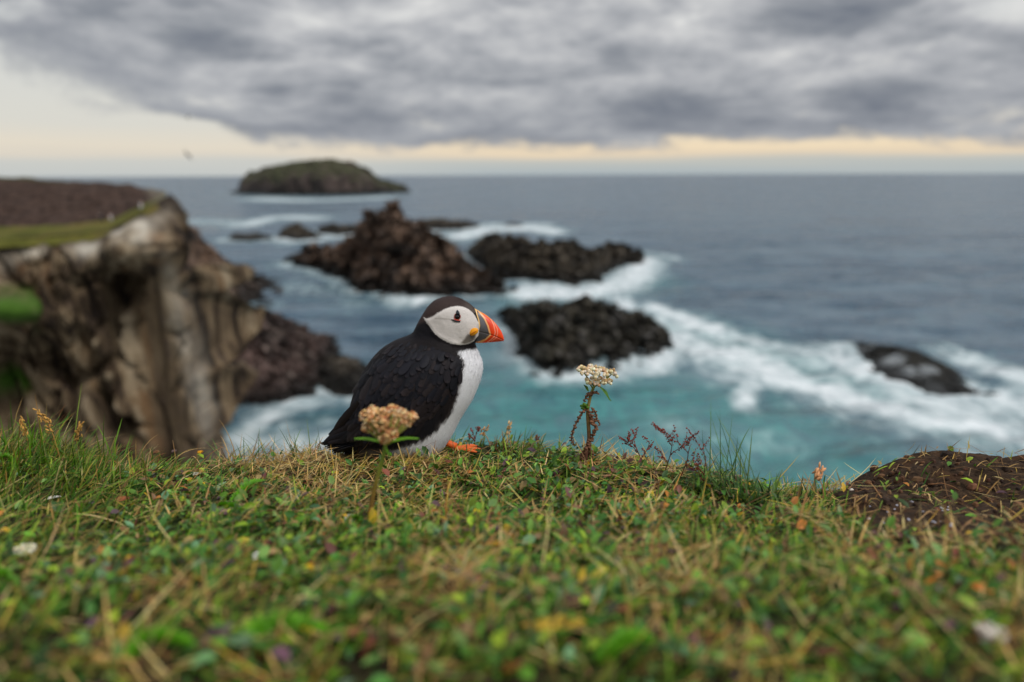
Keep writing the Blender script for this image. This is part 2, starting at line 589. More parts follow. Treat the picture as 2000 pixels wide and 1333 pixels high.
rock('skerry', 'thin low skerry at the outer end of the row', 'skerry',
     [(446, 464), (458, 456), (480, 459), (500, 455), (528, 463)], [(446, 468), (485, 471), (528, 468)], 7, M_dark, .14, 80, 30, 10, G_sk, foam=.6)
rock('shore_headland', 'dark brown headland slope falling to the sea behind the cliff', 'headland',
     [(180, 385), (300, 385), (335, 398), (352, 430), (375, 465), (400, 488), (430, 516), (455, 540), (480, 556), (500, 572), (522, 594)],
     [(180, 640), (300, 640), (400, 632), (460, 614), (500, 602), (522, 598)], 22, M_stack, .10, 170, 90, 11, pw=.9, foam=.3)
rock('shore_rock', 'broad reddish purple shore rock below the cliff', 'shore rock',
     [(340, 600), (390, 603), (430, 604), (470, 606), (505, 608), (540, 622), (570, 640), (600, 662), (618, 690), (636, 726)],
     [(340, 800), (420, 796), (480, 792), (540, 788), (590, 772), (620, 755), (636, 736)], 15, M_shore, .10, 220, 110, 12, pw=.7, blocks=.8, freq=1.3, foam=.45)
rock('shore_rock', 'small dark grey boulder beside the purple shore rock', 'shore rock',
     [(608, 720), (630, 700), (660, 690), (690, 702), (715, 722), (735, 742)],
     [(608, 740), (650, 762), (700, 768), (735, 750)], 5, M_dark, .13, 90, 40, 13, foam=.6)

# ------------------------------------------------------------------ sea

def make_sea():
    az = np.sort(np.concatenate([np.linspace(-1.35, 1.35, 90), np.linspace(-.70, .70, 420)]))
    dep = np.concatenate([np.array([.0007, .0012, .0022]), np.linspace(.0035, .12, 150)[0:], np.linspace(.1215, .50, 300), np.linspace(.505, 1.0, 30)])
    A, D = np.meshgrid(az, dep, indexing='ij')
    dist = CAM_Z / np.tan(D)
    x = dist * np.sin(A); y = dist * np.cos(A)
    P = np.stack([x, y, x * 0], -1)
    fade = sstep(-dist, -600, -60)
    ang = .35
    xr = x * math.cos(ang) + y * math.sin(ang); yr = -x * math.sin(ang) + y * math.cos(ang)
    w = fbm(np.stack([xr / 22, yr / 9, xr * 0 + 2], -1), 3) * .8 + fbm(np.stack([xr / 7, yr / 3.2, xr * 0 + 7], -1), 2) * .32
    P[..., 2] = w * fade
    # surf close to the rocks, and the big streaming patch on the right
    kd = KDTree(len(WATER))
    for i, (p, s) in enumerate(WATER):
        kd.insert((p[0], p[1] * .55, 0), i)
    kd.balance()
    foam = np.zeros(A.shape)
    near = (np.abs(A) < .8)
    idx = np.argwhere(near)
    for i, j in idx:
        co, k, d = kd.find((x[i, j], y[i, j] * .55, 0))
        s = WATER[k][1]
        r = 2.0 + dist[i, j] * .018
        foam[i, j] = s * math.exp(-(d / r) ** 2 * .9)

    def stroke(pts, width, strength, aniso=.42):
        out = np.zeros(A.shape)
        q = on_z([p[0] for p in pts], [p[1] for p in pts])
        q = catmull(q, len(pts) * 3)
        for a, b in zip(q[:-1], q[1:]):
            a2 = np.array([a[0], a[1] * aniso]); b2 = np.array([b[0], b[1] * aniso])
            ab = b2 - a2
            t = np.clip(((x - a2[0]) * ab[0] + (y * aniso - a2[1]) * ab[1]) / (ab @ ab + 1e-9), 0, 1)
            d = np.hypot(x - a2[0] - t * ab[0], y * aniso - a2[1] - t * ab[1])
            out = np.maximum(out, strength * np.exp(-(d / width) ** 2))
        return out
    S = [([(1285, 605), (1330, 625), (1390, 645)], 3.6, 1.0), ([(1310, 660), (1380, 680), (1460, 705), (1540, 735)], 5.0, .95),
         ([(1400, 645), (1480, 668), (1580, 690), (1660, 690)], 3.0, .72), ([(1500, 740), (1600, 760), (1700, 790), (1800, 815), (1940, 830)], 3.2, .95),
         ([(1450, 700), (1470, 745), (1450, 790)], 1.6, .8), ([(1620, 700), (1700, 730), (1760, 770), (1850, 800)], 3.0, .85),
         ([(1900, 705), (1960, 730), (2060, 770)], 4.0, .85), ([(1860, 790), (1960, 790), (2080, 800)], 3.4, .8),
         ([(1265, 510), (1230, 545), (1150, 568), (1030, 572)], 6.0, .95), ([(1270, 495), (1320, 505)], 4.0, .6),
         ([(1210, 585), (1225, 600)], 3.0, .95),
         ([(935, 478), (925, 500), (950, 540), (975, 562)], 3.2, .8), ([(900, 462), (960, 448), (1030, 446), (1080, 452)], 9.0, .95),
         ([(960, 440), (1060, 440)], 8.0, .7), ([(770, 588), (800, 590), (860, 582)], 3.0, .85), ([(1000, 640), (1010, 690), (1040, 700)], 2.6, .75),
         ([(1070, 736), (1140, 732), (1230, 716), (1310, 692)], 2.6, .8),
         ([(640, 752), (600, 780), (540, 800), (480, 850)], 2.6, .75), ([(470, 870), (560, 880), (640, 860)], 3.0, .7), ([(500, 830), (560, 850)], 2.4, .5),
         ([(505, 388), (560, 391), (640, 391), (745, 386)], 26, .75), ([(480, 440), (540, 425), (620, 427)], 10, .8), ([(690, 452), (640, 466), (570, 474)], 6, .6),
         ([(370, 432), (470, 436)], 10, .55), ([(560, 560), (640, 575), (700, 600)], 4, .35), ([(1300, 830), (1420, 850), (1560, 870)], 2.2, .35)]
    S += [([(1330, 650), (1480, 700), (1640, 755), (1800, 800)], 9.5, .60), ([(1290, 620), (1360, 660), (1420, 720)], 6.0, .65), ([(1550, 700), (1680, 720)], 6.0, .6), ([(1800, 760), (1960, 800)], 6.5, .6)]
    for pts, wd, st in S:
        foam = np.maximum(foam, stroke(pts, wd, st))
    tq = np.zeros(A.shape)
    for pts, wd, st in [([(1000, 820), (1200, 800), (1400, 830), (1600, 890)], 9, 1.0), ([(1150, 900), (1400, 930), (1600, 920)], 7, .9), ([(1320, 640), (1480, 690), (1640, 740), (1800, 800)], 7, .85),
                        ([(1000, 585), (1120, 575), (1260, 545)], 8, .6), ([(480, 870), (620, 850)], 6, .4), ([(940, 700), (960, 850)], 7, .45)]:
        tq = np.maximum(tq, stroke(pts, wd, st))
    me = mesh_np('sea', P.reshape(-1, 3), grid_faces(len(az), len(dep)), attrs={'foam': foam.ravel(), 'tq': tq.ravel()})
    m, N, bs = new_mat('sea_water')
    geo = N.n('ShaderNodeNewGeometry')
    pos = geo.outputs['Position']
    fo = N.attr('foam'); tqa = N.attr('tq')
    ps = N.mapping(pos, (1, .55, 1), rot=(0, 0, .3))
    f1 = N.noise(ps, .20, 6, .62, 2.2)
    f2 = N.noise(ps, .6, 5, .6, .8)
    fn = N.math('ADD', N.math('MULTIPLY', f1, .65), N.math('MULTIPLY', f2, .35))
    q = N.math('ADD', fo, N.math('MULTIPLY', N.math('SUBTRACT', fn, .5), 2.3))
    fm = N.math('MULTIPLY', N.smooth(q, .12, 1.35), N.smooth(fo, .03, .5))
    # aerated, milky water round the foam
    halo = N.math('MULTIPLY', N.smooth(q, .0, .9), .5)
    tqn = N.math('MULTIPLY', tqa, N.math('ADD', .35, N.math('MULTIPLY', N.smooth(f1, .3, .7), .65)))
    tqn = N.math('MAXIMUM', tqn, N.math('MULTIPLY', halo, .8))
    chop = N.noise(N.mapping(pos, (.45, 1.1, 1), rot=(0, 0, .25)), .13, 6, .65, .4)
    swell = N.noise(N.mapping(pos, (.25, 1.0, 1), rot=(0, 0, .2)), .03, 5, .65)
    chp = N.smooth(N.math('ADD', N.math('MULTIPLY', chop, .55), N.math('MULTIPLY', swell, .45)), .38, .64)
    deep = N.mix(chp, (.030, .070, .112), (.135, .190, .235))  # light and dark sides of the waves painted into the water colour
    c = N.mix(tqn, deep, (.060, .250, .240))
    c = N.mix(N.math('MULTIPLY', halo, .45), c, (.28, .47, .48))
    c = N.mix(fm, c, (.80, .84, .86))
    N.t.links.new(c, bs.inputs['Base Color'])
    N.t.links.new(N.math('ADD', N.math('ADD', .16, N.math('MULTIPLY', chp, .22)), N.math('MULTIPLY', fm, .4)), bs.inputs['Roughness'])
    bs.inputs['IOR'].default_value = 1.33
    cd = N.n('ShaderNodeCameraData').outputs['View Distance']
    w1 = N.noise(N.mapping(pos, (.55, 1.15, 1), rot=(0, 0, .28)), .55, 4, .6, .3)
    w2 = N.noise(N.mapping(pos, (.45, 1.2, 1), rot=(0, 0, .22)), .11, 4, .6, .3)
    w3 = N.noise(N.mapping(pos, (.4, 1.2, 1), rot=(0, 0, .3)), .025, 3, .55)
    h = N.math('ADD', N.math('ADD', N.math('MULTIPLY', w1, .32), N.math('MULTIPLY', w2, 2.4)), N.math('MULTIPLY', w3, 6.5))
    bump(N, h, bs, 1.0, 1.5)
    o = link('sea', me, m)
    tag(o, 'grey-blue sea with turquoise shallows and streaming white surf', kind='structure')


make_sea()
# ------------------------------------------------------------------ cliff on the left, across the gully

def make_cliff():
    edge_px = np.array([-1500, -700, -250, 0, 60, 150, 215, 250, 285, 310, 328])
    edge_py = np.array([560, 500, 478, 468, 462, 456, 448, 432, 408, 392, 382])
    edge_y = np.array([14, 18, 20, 21, 21.6, 22, 22.2, 21.8, 21.6, 22, 23.0])
    n1, n2 = 330, 70
    px = np.concatenate([np.linspace(-1500, -80, 50), np.linspace(-70, 328, n1 - 50)])
    E1 = on_y(px, np.interp(px, edge_px, edge_py), np.interp(px, edge_px, edge_y))
    skyl = lambda p: np.interp(p, [-1500, 0, 60, 150, 250, 300, 320, 328], [330, 349, 353, 359, 366, 373, 378, 382])

    def top_z(p, y):
        """plateau height: grassy ledge, then a heath bank up to the skyline"""
        e = np.interp(p, edge_px, edge_y)
        z0 = on_y(p, np.interp(p, edge_px, edge_py), e)[..., 2]
        zs = on_y(p, skyl(p), e + 11)[..., 2]
        d = y - e
        lz = z0 + .045 * np.minimum(d, 6) * sstep(-p, -330, -200)
        z = lz + (zs - lz) * sstep(d, 3.0, 11)
        return z - .02 * np.maximum(d - 14, 0)
    ys = np.linspace(23.2, 75, n2)
    ps = np.full(n2, 329.0)
    E2 = on_y(ps, np.full(n2, 380.0), ys)
    E2[:, 2] = top_z(ps, ys)
    E = np.concatenate([E1, E2])
    T = np.gradient(E[:, :2], axis=0)
    k = np.ones(9) / 9
    T = np.stack([np.convolve(np.pad(T[:, i], 4, 'edge'), k, 'valid') for i in (0, 1)], -1)
    T /= np.linalg.norm(T, axis=1)[:, None]
    Nn = np.stack([T[:, 1], -T[:, 0]], -1)            # outwards (towards the gully)
    v = np.linspace(0, 1, 190) ** 1.25
    V = np.zeros((len(E), len(v), 3))
    dep = v[None, :] * (E[:, 2:3] + .8)
    V[..., 2] = E[:, 2:3] - dep
    pxa = np.concatenate([px, ps])
    corner = sstep(pxa, 270, 330)
    bat = (.05 + .012 * corner)[:, None]
    off = dep * bat + .25 * sstep(dep, 0, .6) + .02 * np.maximum(dep - 11, 0) ** 1.5
    V[..., :2] = E[:, None, :2] + Nn[:, None] * off[..., None]
    pp = proj(V)
    # detail: vertical ribs, blocks, clefts
    # ribs lean to the right as they go down
    sx = V[..., 0] - .22 * dep
    Q = np.stack([sx * .75, V[..., 1] * .6, V[..., 2] * .10], -1)
    rib = ridged(Q + 4.2, 4) - .3
    Qb = np.stack([sx * .55, V[..., 1] * .55, V[..., 2] * .22], -1)
    cvec, f21 = cells(Qb + 7.7, 3)
    cv2, f22 = cells(Qb * 2.7 + 1.7, 9)
    fine = fbm(V * 1.4, 4)
    cv4, f24 = cells(Qb * 6.5 + 3.1, 21)
    disp = 1.15 * rib + .45 * cvec[..., 0] + .20 * cv2[..., 1] + .10 * cv4[..., 2] + .22 * fine - .6 * sstep(.12 - f21, 0, .12) - .3 * sstep(.12 - f22, 0, .12)

    def spot(cx_, cy_, rx, ry, rot=0.0):
        a = pp[..., 0] - cx_; b = pp[..., 1] - cy_
        c_, s_ = math.cos(rot), math.sin(rot)
        return np.exp(-((a * c_ + b * s_) / rx) ** 2 - ((-a * s_ + b * c_) / ry) ** 2)
    front = (V[..., 1] < 26)
    cleft = np.maximum.reduce([spot(258, 575, 30, 55, -.45), spot(292, 690, 34, 110, -.15), spot(318, 830, 34, 90, -.1)]) * front
    slot = np.maximum.reduce([spot(378, 690, 8, 120, -.16), spot(360, 560, 6, 70, -.2) * .6, spot(410, 800, 8, 90, -.12) * .8, spot(225, 800, 14, 70, -.55) * .8]) * front
    dark_recess = spot(40, 740, 105, 85) * front  # recess shaped into the face so that the lower left falls dark
    prow = np.maximum(spot(352, 640, 12, 190, -.16), spot(400, 740, 10, 130, -.12)) * front
    over = spot(290, 470, 52, 60) * front
    bulge = spot(130, 640, 85, 190, -.15) * front
    g1 = spot(20, 585, 75, 32, .35) * front
    g2 = spot(0, 765, 45, 28) * front
    disp = disp - 6.5 * cleft - 2.4 * slot - 2.6 * dark_recess + 1.1 * prow + 1.2 * over + 1.1 * bulge + 1.3 * g1 + .7 * g2
    disp = disp * sstep(dep, -.05, 1.1) * (1 - .45 * corner)[:, None] - .75 * corner[:, None] * sstep(dep, .5, 4)
    V[..., :2] += Nn[:, None] * disp[..., None]
    V[..., 2] += .18 * fine * sstep(dep, 0, .6)
    pp = proj(V)
    nz = fbm(V * .9 + 31, 4)
    blob1 = np.maximum.reduce([spot(70, 496, 36, 13), spot(160, 488, 30, 18), spot(275, 455, 22, 28, .2), spot(232, 455, 14, 18), spot(310, 420, 20, 26) * .7, spot(20, 510, 24, 18) * .7])
    pale = np.clip(blob1 * .95 + 1.5 * nz * blob1, 0, 1) * front * sstep(dep, .1, .5) * .85
    ribpale = np.clip(np.maximum(spot(352, 640, 14, 150, -.2), spot(395, 760, 14, 110, -.12)) * (.75 + .9 * nz), 0, 1) * front * .55
    green = np.clip(np.maximum(g1, g2) * 1.8 - .35 + .5 * nz, 0, 1)
    dark = np.clip(sstep(dep, .9, .15) * (1 - pale) * 1.0, 0, 1)
    me = mesh_np('rock_face', V.reshape(-1, 3), grid_faces(*V.shape[:2])[:, ::-1], smooth=True,
                 attrs={'pale': np.maximum(pale, ribpale).ravel(), 'green': green.ravel(), 'soil': dark.ravel()})
    m, N, bs = new_mat('cliff_rock')
    pos = N.n('ShaderNodeNewGeometry').outputs['Position']
    st = N.mapping(pos, (1.25, 1.25, .14), rot=(0, .2, 0))
    n1_ = N.noise(st, 1.1, 6, .65, .3)
    n2_ = N.noise(pos, 2.6, 6, .65)
    c = N.ramp(n1_, [(.38, (.014, .009, .006)), (.46, (.082, .056, .034)), (.55, (.17, .122, .072)), (.63, (.30, .235, .155))])
    c = N.mix(N.math('MULTIPLY', N.smooth(n2_, .55, .7), .5), c, (.085, .062, .058))
    c = N.mix(N.math('MULTIPLY', N.smooth(N.noise(st, .8, 4), .58, .72), .5), c, (.20, .105, .045))
    c = N.mix(N.math('MULTIPLY', N.attr('soil'), .9), c, (.030, .020, .014))
    pl = N.math('MULTIPLY', N.attr('pale'), N.math('ADD', .55, N.math('MULTIPLY', n2_, .7)), clamp=True)
    c = N.mix(pl, c, (.62, .57, .48))
    c = N.mix(N.attr('green'), c, N.mix(n2_, (.03, .085, .008), (.075, .15, .018)))
    N.t.links.new(c, bs.inputs['Base Color'])
    bs.inputs['Roughness'].default_value = .9
    bs.inputs['Specular IOR Level'].default_value = .2
    bump(N, N.math('ADD', n1_, N.math('MULTIPLY', n2_, .5)), bs, .8, .25)
    root = bpy.data.objects.new('cliff', None); COL.objects.link(root)
    tag(root, 'pale brown sea cliff with white-streaked rim and grassy ledge', kind='structure')
    link('rock_face', me, m, root)
    # plateau
    pcol = np.concatenate([np.linspace(-1500, -80, 30), np.linspace(-70, 329, 150)])
    dl = np.concatenate([np.linspace(-.25, 14, 70), np.linspace(15, 55, 14)])
    A, D = np.meshgrid(pcol, dl, indexing='ij')
    ee = np.interp(A, edge_px, edge_y)
    Y = ee + D
    X = on_y(A, A * 0 + 420, Y)[..., 0]
    Z = top_z(A, Y)
    nzz = fbm(np.stack([X * .8, Y * .8, Z * 0], -1), 4)
    bank = sstep(D, 2.2, 3.8) * (1 - .55 * sstep(A, 300, 329))
    Z = Z + nzz * (.06 + .16 * bank) - .25 * sstep(-D, 0, .25)
    topg = sstep(D + nzz * 1.5, 10.2, 11.2) * sstep(-A, -200, 20)
    stony = sstep(A + nzz * 25, 285, 320)
    me = mesh_np('turf_ledge', np.stack([X, Y, Z], -1).reshape(-1, 3), grid_faces(*A.shape), attrs={'bank': bank.ravel(), 'topg': topg.ravel(), 'stony': stony.ravel()})
    m, N, bs = new_mat('cliff_turf')
    pos = N.n('ShaderNodeNewGeometry').outputs['Position']
    n1_ = N.noise(N.mapping(pos, (1, .35, 1)), 1.0, 5, .65)
    n2_ = N.noise(pos, 3.5, 5, .65)
    gr = N.ramp(n1_, [(.35, (.060, .062, .012)), (.5, (.105, .105, .022)), (.65, (.125, .098, .030))])
    he = N.ramp(n2_, [(.36, (.020, .013, .010)), (.52, (.060, .038, .030)), (.68, (.098, .064, .050))])
    bk = N.smooth(N.math('ADD', N.attr('bank'), N.math('MULTIPLY', N.math('SUBTRACT', n1_, .5), .5)), .4, .6)
    c = N.mix(bk, gr, he)
    c = N.mix(N.attr('topg'), c, (.045, .055, .014))
    c = N.mix(N.math('MULTIPLY', N.attr('stony'), .7), c, N.mix(n2_, (.06, .05, .04), (.30, .27, .21)))
    N.t.links.new(c, bs.inputs['Base Color'])
    bs.inputs['Roughness'].default_value = .95
    bs.inputs['Specular IOR Level'].default_value = .1
    bump(N, n2_, bs, .9, .12)
    link('turf_ledge', me, m, root)
    return top_z


cliff_top = make_cliff()

# ------------------------------------------------------------------ ground: the turf at the brink
PUF_Y = 1.0
PUF_X = on_y(790, 884, PUF_Y)[0]
ZB = on_y(830, 884, PUF_Y - .045)[2] + .008
RIM_PX = np.array([-2200, -900, -300, 0, 150, 300, 420, 480, 600, 800, 950, 1020, 1100, 1200, 1300, 1400, 1500, 1590, 1640, 1700, 1780, 1850, 1915, 1955, 2000, 2300, 3600])
RIM_PY = np.array([880, 880, 880, 882, 900, 926, 918, 906, 894, 878, 870, 875, 893, 908, 934, 964, 986, 984, 956, 926, 898, 889, 893, 905, 892, 905, 900])
RIM_Y = np.array([1.5, 1.3, 1.14, 1.08, 1.06, 1.04, 1.04, 1.05, 1.06, 1.07, 1.07, 1.06, 1.05, 1.03, 1.02, 1.00, .99, .98, .98, .985, .985, .98, .98, .98, .98, 1.05, 1.4])
_rp = on_y(RIM_PX, RIM_PY, RIM_Y)
RIM_X, RIM_Z = _rp[:, 0], _rp[:, 2]


def rim_y(x): return np.interp(x, RIM_X, RIM_Y)
def rim_z(x): return np.interp(x, RIM_X, RIM_Z)


def soil_mask(x, y):
    """bare peat at the right of the brink"""
    q = proj(np.stack([x, y, x * 0 + ZB], -1))
    n = fbm(np.stack([x * 9, y * 9, x * 0], -1), 3) * 45
    low = np.interp(q[..., 0], [1400, 1560, 1640, 1800, 2000, 2600], [935, 980, 1085, 1155, 1175, 1185])
    m = sstep(q[..., 0] + n, 1560, 1660) * sstep(-(q[..., 1] + n * .6), -low - 18, -low + 18)
    # the little scrape in the hollow
    m2 = np.clip(np.exp(-((q[..., 0] - 1440) / 95) ** 2 - ((q[..., 1] - 985) / 26) ** 2) * 1.3 + n * .004, 0, .92)
    return np.maximum(m, m2 * (q[..., 1] > 880))


def ground_z(x, y, detail=True):
    yr, zr = rim_y(x), rim_z(x)
    s0 = np.where(x > .42, .70, .62)
    s = np.clip((y - s0) / (yr - s0), 0, 1)
    z = ZB + (zr - ZB) * s ** 2.4
    z = z + .105 * sstep(-y, -.84, -.30)
    z = z - .010 * np.exp(-((x - PUF_X) / .10) ** 2 - ((y - PUF_Y) / .055) ** 2)
    over = np.maximum(y - yr, 0)
    z = z - over * 1.2 - 30 * over ** 2
    if detail:
        k = np.stack([x, y, x * 0], -1)
        edge = 1 - .7 * sstep(y, yr - .10, yr - .01)
        z = z + (fbm(k * 6, 3) * .013 + fbm(k * 20, 3) * .008) * edge
        so = sstep(x, .5, .58) * sstep(y, .78, .9)
        z = z + so * (ridged(k * 13 + 3, 3) * .009 + ridged(k * 45, 2) * .0035 + fbm(k * 120, 2) * .002)
        z = z - .018 * np.exp(-((x - .70) / .16) ** 2 - ((y - .84) / .05) ** 2)
    return z


def make_ground():
    xs = np.concatenate([np.linspace(-6, -1.5, 40)[:-1], np.linspace(-1.5, 1.5, 420), np.linspace(1.5, 6, 40)[1:]])
    tf = np.concatenate([np.linspace(-3.5, .2, 30)[:-1], np.linspace(.2, 1, 240)])
    tb = np.linspace(0, 1, 120)[1:] ** 1.6
    X, Tt = np.meshgrid(xs, np.concatenate([tf, 1 + tb]), indexing='ij')
    yr = rim_y(X)
    Y = np.where(Tt <= 1, Tt * yr, yr)
    Z = ground_z(X, Y)
    b = np.clip(Tt - 1, 0, 1)
    zt = ground_z(X, yr)
    drop = b * (zt + 1.0)
    kk = np.stack([X * .9, drop * .5, X * 0 + 5], -1)
    out = .05 * sstep(b, 0, .01) + .16 * drop + (ridged(kk, 4) * .5 + ridged(kk * 4, 3) * .12) * sstep(drop, .02, 1.5)
    Z = np.where(b > 0, zt - drop, Z)
    Y = np.where(b > 0, yr + out, Y)
    so = np.where(b > 0, .8, soil_mask(X, np.minimum(Y, yr)))
    face = sstep(drop, .25, .8)
    me = mesh_np('ground', np.stack([X, Y, Z], -1).reshape(-1, 3), grid_faces(*X.shape), attrs={'soil': so.ravel(), 'face': face.ravel()})
    m, N, bs = new_mat('turf_soil')
    pos = N.n('ShaderNodeNewGeometry').outputs['Position']
    n1 = N.noise(pos, 14, 5, .65); n2 = N.noise(pos, 120, 5, .7); n3 = N.noise(N.mapping(pos, (1, 3, 3), rot=(0, 0, .6)), 60, 4, .6, 1.0)
    thatch = N.ramp(n2, [(.3, (.010, .008, .004)), (.5, (.032, .026, .012)), (.7, (.090, .068, .032))])
    thatch = N.mix(N.smooth(n1, .45, .6), thatch, N.ramp(n2, [(.3, (.012, .020, .005)), (.7, (.050, .075, .016))]))
    peat = N.ramp(N.math('ADD', N.math('MULTIPLY', n2, .5), N.math('MULTIPLY', n3, .5)), [(.34, (.012, .0075, .005)), (.5, (.042, .026, .016)), (.62, (.085, .052, .030)), (.75, (.14, .10, .06))])
    peat = N.mix(N.math('MULTIPLY', N.smooth(n1, .52, .66), .6), peat, (.085, .040, .018))
    c = N.mix(N.attr('soil'), thatch, peat)
    c = N.mix(N.attr('face'), c, N.ramp(N.noise(pos, 1.5, 6, .6), [(.35, (.04, .03, .025)), (.6, (.15, .12, .085))]))
    N.t.links.new(c, bs.inputs['Base Color'])
    bs.inputs['Roughness'].default_value = .95
    bs.inputs['Specular IOR Level'].default_value = .15
    bump(N, N.math('ADD', n2, N.math('MULTIPLY', n3, .7)), bs, 1.0, .004)
    tag(link('ground', me, m), 'turf-covered brink of the cliff with bare brown peat', kind='structure')


make_ground()

# ------------------------------------------------------------------ ground vegetation (uncountable)

def blades(base, head, length, width, lean, curl, c0, c1, name, mat, label, nseg=4, twist=None):
    n = len(base)
    t = np.linspace(0, 1, nseg)
    th = lean[:, None] + curl[:, None] * t[None]
    ds = length[:, None] / (nseg - 1)
    hx, hy = np.cos(head), np.sin(head)
    rad = np.cumsum(np.sin(th) * ds, 1) - np.sin(th[:, :1]) * ds
    up = np.cumsum(np.cos(th) * ds, 1) - np.cos(th[:, :1]) * ds
    P = np.stack([base[:, None, 0] + hx[:, None] * rad, base[:, None, 1] + hy[:, None] * rad, base[:, None, 2] + up], -1)
    tw = head + np.pi / 2 + (twist if twist is not None else 0)
    side = np.stack([np.cos(tw), np.sin(tw), np.zeros(n)], -1)
    w = width[:, None] * .5 * np.array([.75, 1.0, .75, .0] if nseg == 4 else np.interp(t, [0, .3, .7, 1], [.7, 1, .7, 0]))[None]
    Lf = P - side[:, None] * w[..., None]
    Rt = P[:, :-1] + side[:, None] * w[:, :-1, None]
    V = np.concatenate([Lf, Rt], 1)
    k = 2 * nseg - 1
    o = (np.arange(n) * k)[:, None, None]
    q = np.array([[i, nseg + i, nseg + i + 1, i + 1] for i in range(nseg - 2)])[None] + o
    tr = np.array([[nseg - 2, 2 * nseg - 2, nseg - 1]])[None] + o
    cf = np.concatenate([t, t[:-1]])[None, :, None]
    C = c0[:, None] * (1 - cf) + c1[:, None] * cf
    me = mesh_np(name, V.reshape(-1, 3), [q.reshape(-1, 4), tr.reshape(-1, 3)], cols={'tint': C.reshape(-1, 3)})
    return tag(link(name, me, mat), label, kind='stuff')


def leaves(base, head, length, width, tilt, fold, c, name, mat, label):
    n = len(base)
    d = np.stack([np.cos(head) * np.cos(tilt), np.sin(head) * np.cos(tilt), np.sin(tilt)], -1)
    s = np.stack([-np.sin(head), np.cos(head), np.zeros(n)], -1)
    roll = RNG.normal(0, .45, n)
    up = np.cross(d, s)
    s2 = s * np.cos(roll)[:, None] + up * np.sin(roll)[:, None]
    up = np.cross(d, s2)
    L = length[:, None]; Wd = width[:, None] * .5; f = fold[:, None]
    drp = -up * (L * .10)
    V = np.stack([base, base + d * L * .32 - s2 * Wd * .92 + up * Wd * f, base + d * L * .32, base + d * L * .32 + s2 * Wd * .92 + up * Wd * f,
                  base + d * L * .70 - s2 * Wd * .78 + up * Wd * f + drp * .5, base + d * L * .70 + drp * .5, base + d * L * .70 + s2 * Wd * .78 + up * Wd * f + drp * .5,
                  base + d * L + drp * 1.6], 1)
    o = (np.arange(n) * 8)[:, None, None]
    T = np.array([[0, 2, 1], [0, 3, 2], [4, 5, 7], [5, 6, 7]])[None] + o
    Q = np.array([[1, 2, 5, 4], [2, 3, 6, 5]])[None] + o
    g = np.array([.8, 1.05, .85, 1.05, 1.05, .9, 1.05, 1.0])[None, :, None]
    C = c[:, None] * g
    me = mesh_np(name, V.reshape(-1, 3), [Q.reshape(-1, 4), T.reshape(-1, 3)], cols={'tint': C.reshape(-1, 3)})
    return tag(link(name, me, mat), label, kind='stuff')


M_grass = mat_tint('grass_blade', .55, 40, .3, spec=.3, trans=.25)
M_leaf = mat_tint('leaf_green', .5, 90, .25, spec=.35, trans=.18)


FOOT = on_y(884, 858, PUF_Y + .024)[:2]


def scatter(n, y0=.12, y1=None, xr=1.7):
    x = RNG.uniform(-xr, xr, n)
    y = RNG.uniform(y0, 1.35, n)
    ry = rim_y(x)
    keep = y < ry + (.012 if y1 is None else y1)
    vis = (np.abs(x) < .80 * y + .10) & (y > .34)
    keep &= vis | (RNG.random(n) < .22)
    fx, fy = FOOT
    keep &= ~((np.abs(x - fx - .015) < .045) & (y > fy - .075) & (y < fy + .03) & (RNG.random(n) < .95))
    x, y = x[keep], y[keep]
    cl = fbm(np.stack([x * 26, y * 26, x * 0 + 9], -1), 3)
    k2 = RNG.random(len(x)) < sstep(cl, -.42, .02) * .92 + .08
    x, y = x[k2], y[k2]
    z = ground_z(x, y)
    P = np.stack([x, y, z], -1)
    return P, proj(P), soil_mask(x, y)


def pick(pal, n, w=None, var=.25):
    pal = np.array(pal)
    i = RNG.choice(len(pal), n, p=np.array(w) / np.sum(w) if w is not None else None)
    return np.clip(pal[i] * (1 + RNG.normal(0, var, (n, 1))), .004, 1) * (1 + RNG.normal(0, .06, (n, 3)))


GREENS = [lin(82, 124, 22), lin(110, 150, 34), lin(58, 100, 22), lin(146, 164, 50), lin(102, 122, 42), lin(70, 118, 48)]
STRAWS = [lin(206, 172, 104), lin(172, 134, 74), lin(224, 198, 136), lin(116, 80, 46), lin(184, 154, 64)]


def px_noise(q, s, seed):
    return fbm(np.stack([q[..., 0] / s, q[..., 1] / (s * .55), q[..., 0] * 0 + seed], -1), 3)


